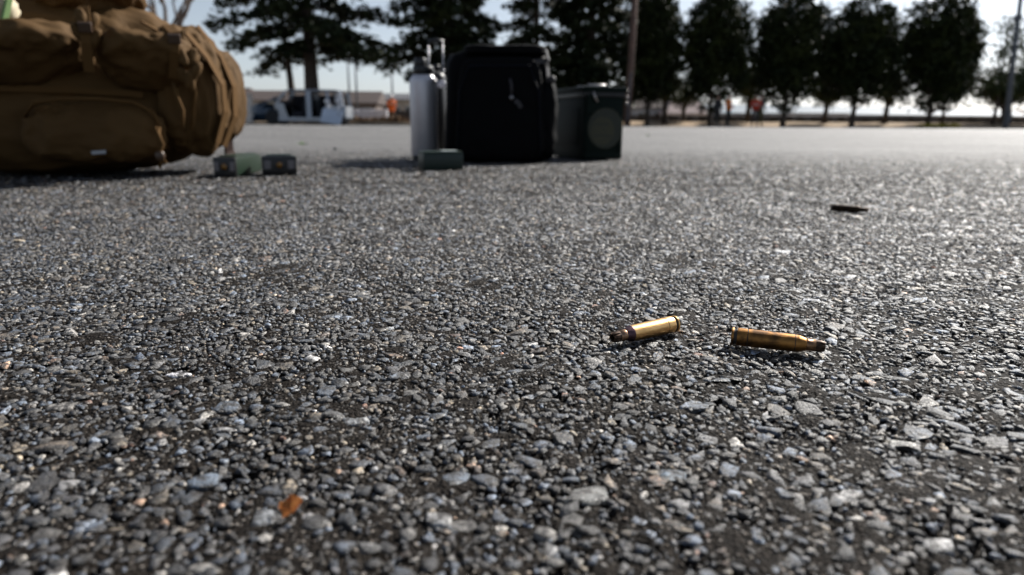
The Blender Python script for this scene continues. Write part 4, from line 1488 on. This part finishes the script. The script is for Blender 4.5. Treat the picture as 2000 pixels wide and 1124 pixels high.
stk = MB().lathe([(0.060, -0.0020), (0.060, -0.0036)], 48, (0.004, 0, 0.094), 'Y').build('sticker', mat('olive_sticker', (0.016, 0.020, 0.010), 0.5), ammo)
MB().lathe([(0.0605, -0.0030), (0.0605, -0.0042), (0.0585, -0.0042), (0.0585, -0.0030)], 48, (0.004, 0, 0.094), 'Y').build('sticker_ring', mat('gold_print', (0.04, 0.04, 0.016), 0.5), stk, 'all')
stk2 = MB().lathe([(0.042, -0.0036), (0.042, -0.0046)], 40, (-0.006, 0, 0.086), 'Y').build('sticker_centre', mat('yellow_olive_sticker', (0.045, 0.042, 0.014), 0.5, var=0.6, vscale=40, second=(0.02, 0.022, 0.01)), stk)
for zz, ww in ((0.106, 0.05), (0.072, 0.062)):
    MB().box((-0.004, -0.0052, zz), (ww, 0.001, 0.005)).build('printed_line', mat('dark_print', (0.02, 0.022, 0.012), 0.5), stk)

# ---------------------------------------------------------------- spent blank cartridges


def brass(name, base, dark, rough, stain, scale):
    """used brass: warm metal with drawn scratches along the case, grime and heat stains"""
    m_ = bpy.data.materials.new(name)
    m_.use_nodes = True
    nt = m_.node_tree
    N, L = nt.nodes, nt.links
    b_ = N['Principled BSDF']
    b_.inputs['Metallic'].default_value = 1.0
    tc = N.new('ShaderNodeTexCoord')
    n1 = N.new('ShaderNodeTexNoise')
    n1.inputs['Scale'].default_value = scale
    n1.inputs['Detail'].default_value = 6
    L.new(tc.outputs['Object'], n1.inputs['Vector'])
    r1 = N.new('ShaderNodeMapRange')
    r1.inputs[1].default_value = 0.42
    r1.inputs[2].default_value = 0.66
    r1.inputs[4].default_value = stain
    L.new(n1.outputs[0], r1.inputs[0])
    mx = N.new('ShaderNodeMix')
    mx.data_type = 'RGBA'
    mx.inputs[6].default_value = (*base, 1)
    mx.inputs[7].default_value = (*dark, 1)
    L.new(r1.outputs[0], mx.inputs[0])
    L.new(mx.outputs[2], b_.inputs['Base Color'])
    mp = N.new('ShaderNodeMapping')
    mp.inputs['Scale'].default_value = (260, 1400, 1400)
    mp.inputs['Rotation'].default_value = (0.2, 0.4, 0.5)
    L.new(tc.outputs['Object'], mp.inputs[0])
    n2 = N.new('ShaderNodeTexNoise')
    n2.inputs['Scale'].default_value = 1.0
    n2.inputs['Detail'].default_value = 4
    L.new(mp.outputs[0], n2.inputs['Vector'])
    r2 = N.new('ShaderNodeMapRange')
    r2.inputs[3].default_value = rough - 0.12
    r2.inputs[4].default_value = rough + 0.22
    L.new(n2.outputs[0], r2.inputs[0])
    L.new(r2.outputs[0], b_.inputs['Roughness'])
    bp = N.new('ShaderNodeBump')
    bp.inputs['Strength'].default_value = 0.35
    bp.inputs['Distance'].default_value = 0.0003
    L.new(n2.outputs[0], bp.inputs['Height'])
    L.new(bp.outputs[0], b_.inputs['Normal'])
    return m_


groove_m = mat('dark_groove', (0.03, 0.022, 0.018), 0.6)


def cartridge(loc, heading, lab, cm, sm, nm, tm, pitch=0.0, roll=0.0, k=1.0, ring=False):
    """blank cartridge case along local x: base at 0, star-crimped mouth at 46 mm; heading = direction of the mouth"""
    t = thing('spent_cartridge', loc, lab, 'cartridge', heading, 'spent blank cartridges on the asphalt')
    t.rotation_euler = (roll, pitch, heading)
    t.scale = (k, k, k)
    mm = 0.001
    S = lambda pr: [(r_ * mm, h_ * mm) for r_, h_ in pr]
    MB().lathe(S([(1.2, 0.3), (4.2, 0.0), (4.75, 0.25), (4.78, 1.0), (4.6, 1.25), (4.2, 1.3)]), 48, axis='X').build('rim', cm, t, True)
    MB().lathe(S([(4.2, 1.25), (4.15, 1.4), (4.15, 2.5), (4.6, 2.9)]), 48, axis='X').build('extractor_groove', groove_m, t, 'all')
    MB().lathe(S([(4.2, 2.6), (4.72, 3.05), (4.76, 3.4), (4.74, 8.0), (4.55, 8.12), (4.55, 8.4), (4.73, 8.55), (4.62, 20), (4.50, 32.2), (4.46, 33.0)]), 48, axis='X').build('case_body', cm, t, True)
    MB().lathe(S([(4.44, 32.95), (4.38, 33.5), (3.4, 36.4), (3.15, 37.2)]), 48, axis='X').build('shoulder', sm, t, 'all')
    MB().lathe(S([(3.10, 37.15), (3.08, 37.6), (3.06, 41.6)]), 48, axis='X').build('neck', nm, t, 'all')
    MB().lathe(S([(4.56, 8.1), (4.66, 8.12), (4.66, 8.42), (4.56, 8.45)]), 48, axis='X').build('cannelure', groove_m, t, 'all')
    if ring:
        MB().lathe(S([(4.4, 31.4), (4.555, 31.45), (4.555, 31.8), (4.4, 31.85)]), 48, axis='X').build('cannelure', groove_m, t, 'all')
    # star crimp blown open into petals
    n = 72
    rows = [(3.06, 41.55), (3.08, 42.8), (3.0, 44.2), (2.75, 45.3), (2.4, 46.0), (2.0, 46.1), (1.8, 45.2), (1.7, 43.0), (1.6, 41.8)]

    def star(r_, h_, w_):
        q = np.clip((h_ / mm - 42.2) / 3.2, 0, 1) if r_ > 1.0 * mm else 1.0
        c_ = abs(math.cos(3.0 * w_))
        return r_ * (1 - 0.34 * q * (1 - min(1, c_ * 1.9)) ** 0.8)
    MB().lathe(S(rows), n, axis='X', fn=star).build('crimped_mouth', tm, t, True)
    return t


brass_bright = brass('bright_brass', (0.92, 0.56, 0.23), (0.50, 0.25, 0.08), 0.30, 0.55, 120)
brass_worn = brass('worn_brass', (0.38, 0.185, 0.055), (0.09, 0.05, 0.025), 0.46, 0.9, 150)
brass_dark = brass('shade_dark_brass', (0.045, 0.030, 0.018), (0.02, 0.015, 0.012), 0.55, 0.9, 150)  # near-black colour carries the shadow side of the far case
shoulder_a = brass('purple_annealed_shoulder', (0.13, 0.075, 0.085), (0.06, 0.035, 0.05), 0.4, 0.9, 260)
neck_a = brass('annealed_neck', (0.46, 0.28, 0.17), (0.20, 0.12, 0.09), 0.36, 0.9, 260)
neck_b = brass('copper_neck', (0.30, 0.17, 0.09), (0.12, 0.07, 0.055), 0.36, 0.8, 260)
soot = brass('sooty_crimp', (0.11, 0.070, 0.05), (0.012, 0.010, 0.010), 0.45, 0.9, 420)
cartridge((0.0896, 0.3607, 0.0054), math.atan2(0.3369 - 0.3599, 0.0522 - 0.0884), 'bright golden spent cartridge, left of the near pair, mouth pointing left',
          brass_bright, shoulder_a, neck_a, soot, pitch=0.015, roll=0.3, k=0.97)
cartridge((0.1141, 0.3391, 0.0054), math.atan2(0.3239 - 0.3391, 0.1562 - 0.1145), 'brownish worn spent cartridge, right of the near pair, mouth pointing right',
          brass_worn, brass_worn, neck_b, soot, pitch=0.012, roll=0.8, k=0.97, ring=True)
cartridge((0.4226, 0.9076, 0.0060), math.atan2(0.8897 - 0.9076, 0.4587 - 0.4226), 'shade-darkened spent cartridge lying alone farther off on the right',
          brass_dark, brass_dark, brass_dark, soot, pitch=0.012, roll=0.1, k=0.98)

# ---------------------------------------------------------------- small loose things
o = MB().soft((0, 0, 0), (0.0052, 0.0042, 0.0034), 2.2, 6, wr=0.001, wscale=300, seed=4).build('pebble', mat('black_pebble', (0.015, 0.016, 0.02), 0.5), None, True)
o.location = (0.655, 1.31, 0.0032)
tag(o, 'small black pebble beyond the dark far cartridge', 'pebble')
o = MB().soft((0, 0, 0), (0.0075, 0.006, 0.005), 2.2, 6, wr=0.001, wscale=300, seed=9).build('pebble', mat('grey_pebble', (0.05, 0.05, 0.055), 0.7), None, True)
o.location = (-0.743, 2.91, 0.0045)
tag(o, 'small dark pebble on the asphalt midway between backpack and steel bottle', 'pebble')
leafm = mat('orange_dead_leaf', (0.62, 0.26, 0.06), 0.6, var=0.9, vscale=500, second=(0.42, 0.11, 0.015), bump=0.4, bscale=900)
bm = bmesh.new()
outl = [(.0031 * math.cos(w) * (1 + .22 * math.sin(3 * w + 1) + .12 * math.sin(7 * w)), .0042 * math.sin(w) * (1 + .2 * math.cos(2 * w) + .1 * math.sin(5 * w + 2))) for w in np.linspace(0, 2 * math.pi, 23)[:-1]]
vs = [bm.verts.new((x, y, 0.0008 * math.sin(x * 700) + 0.0012 * (y / .005) ** 2)) for x, y in outl]
c0 = bm.verts.new((0, -0.001, -0.0002))
for k in range(len(vs)):
    bm.faces.new((vs[k], vs[(k + 1) % len(vs)], c0))
bmesh.ops.solidify(bm, geom=list(bm.faces), thickness=0.0004)
me = bpy.data.meshes.new('leaf_scrap')
bm.to_mesh(me)
bm.free()
me.materials.append(leafm)
o = bpy.data.objects.new('leaf_scrap', me)
COL.objects.link(o)
o.location = (-0.0641, 0.1775, 0.0035)
o.rotation_euler = (rad(16), rad(-8), rad(22))
tag(o, 'small torn scrap of orange dead leaf on the nearest stones', 'leaf')
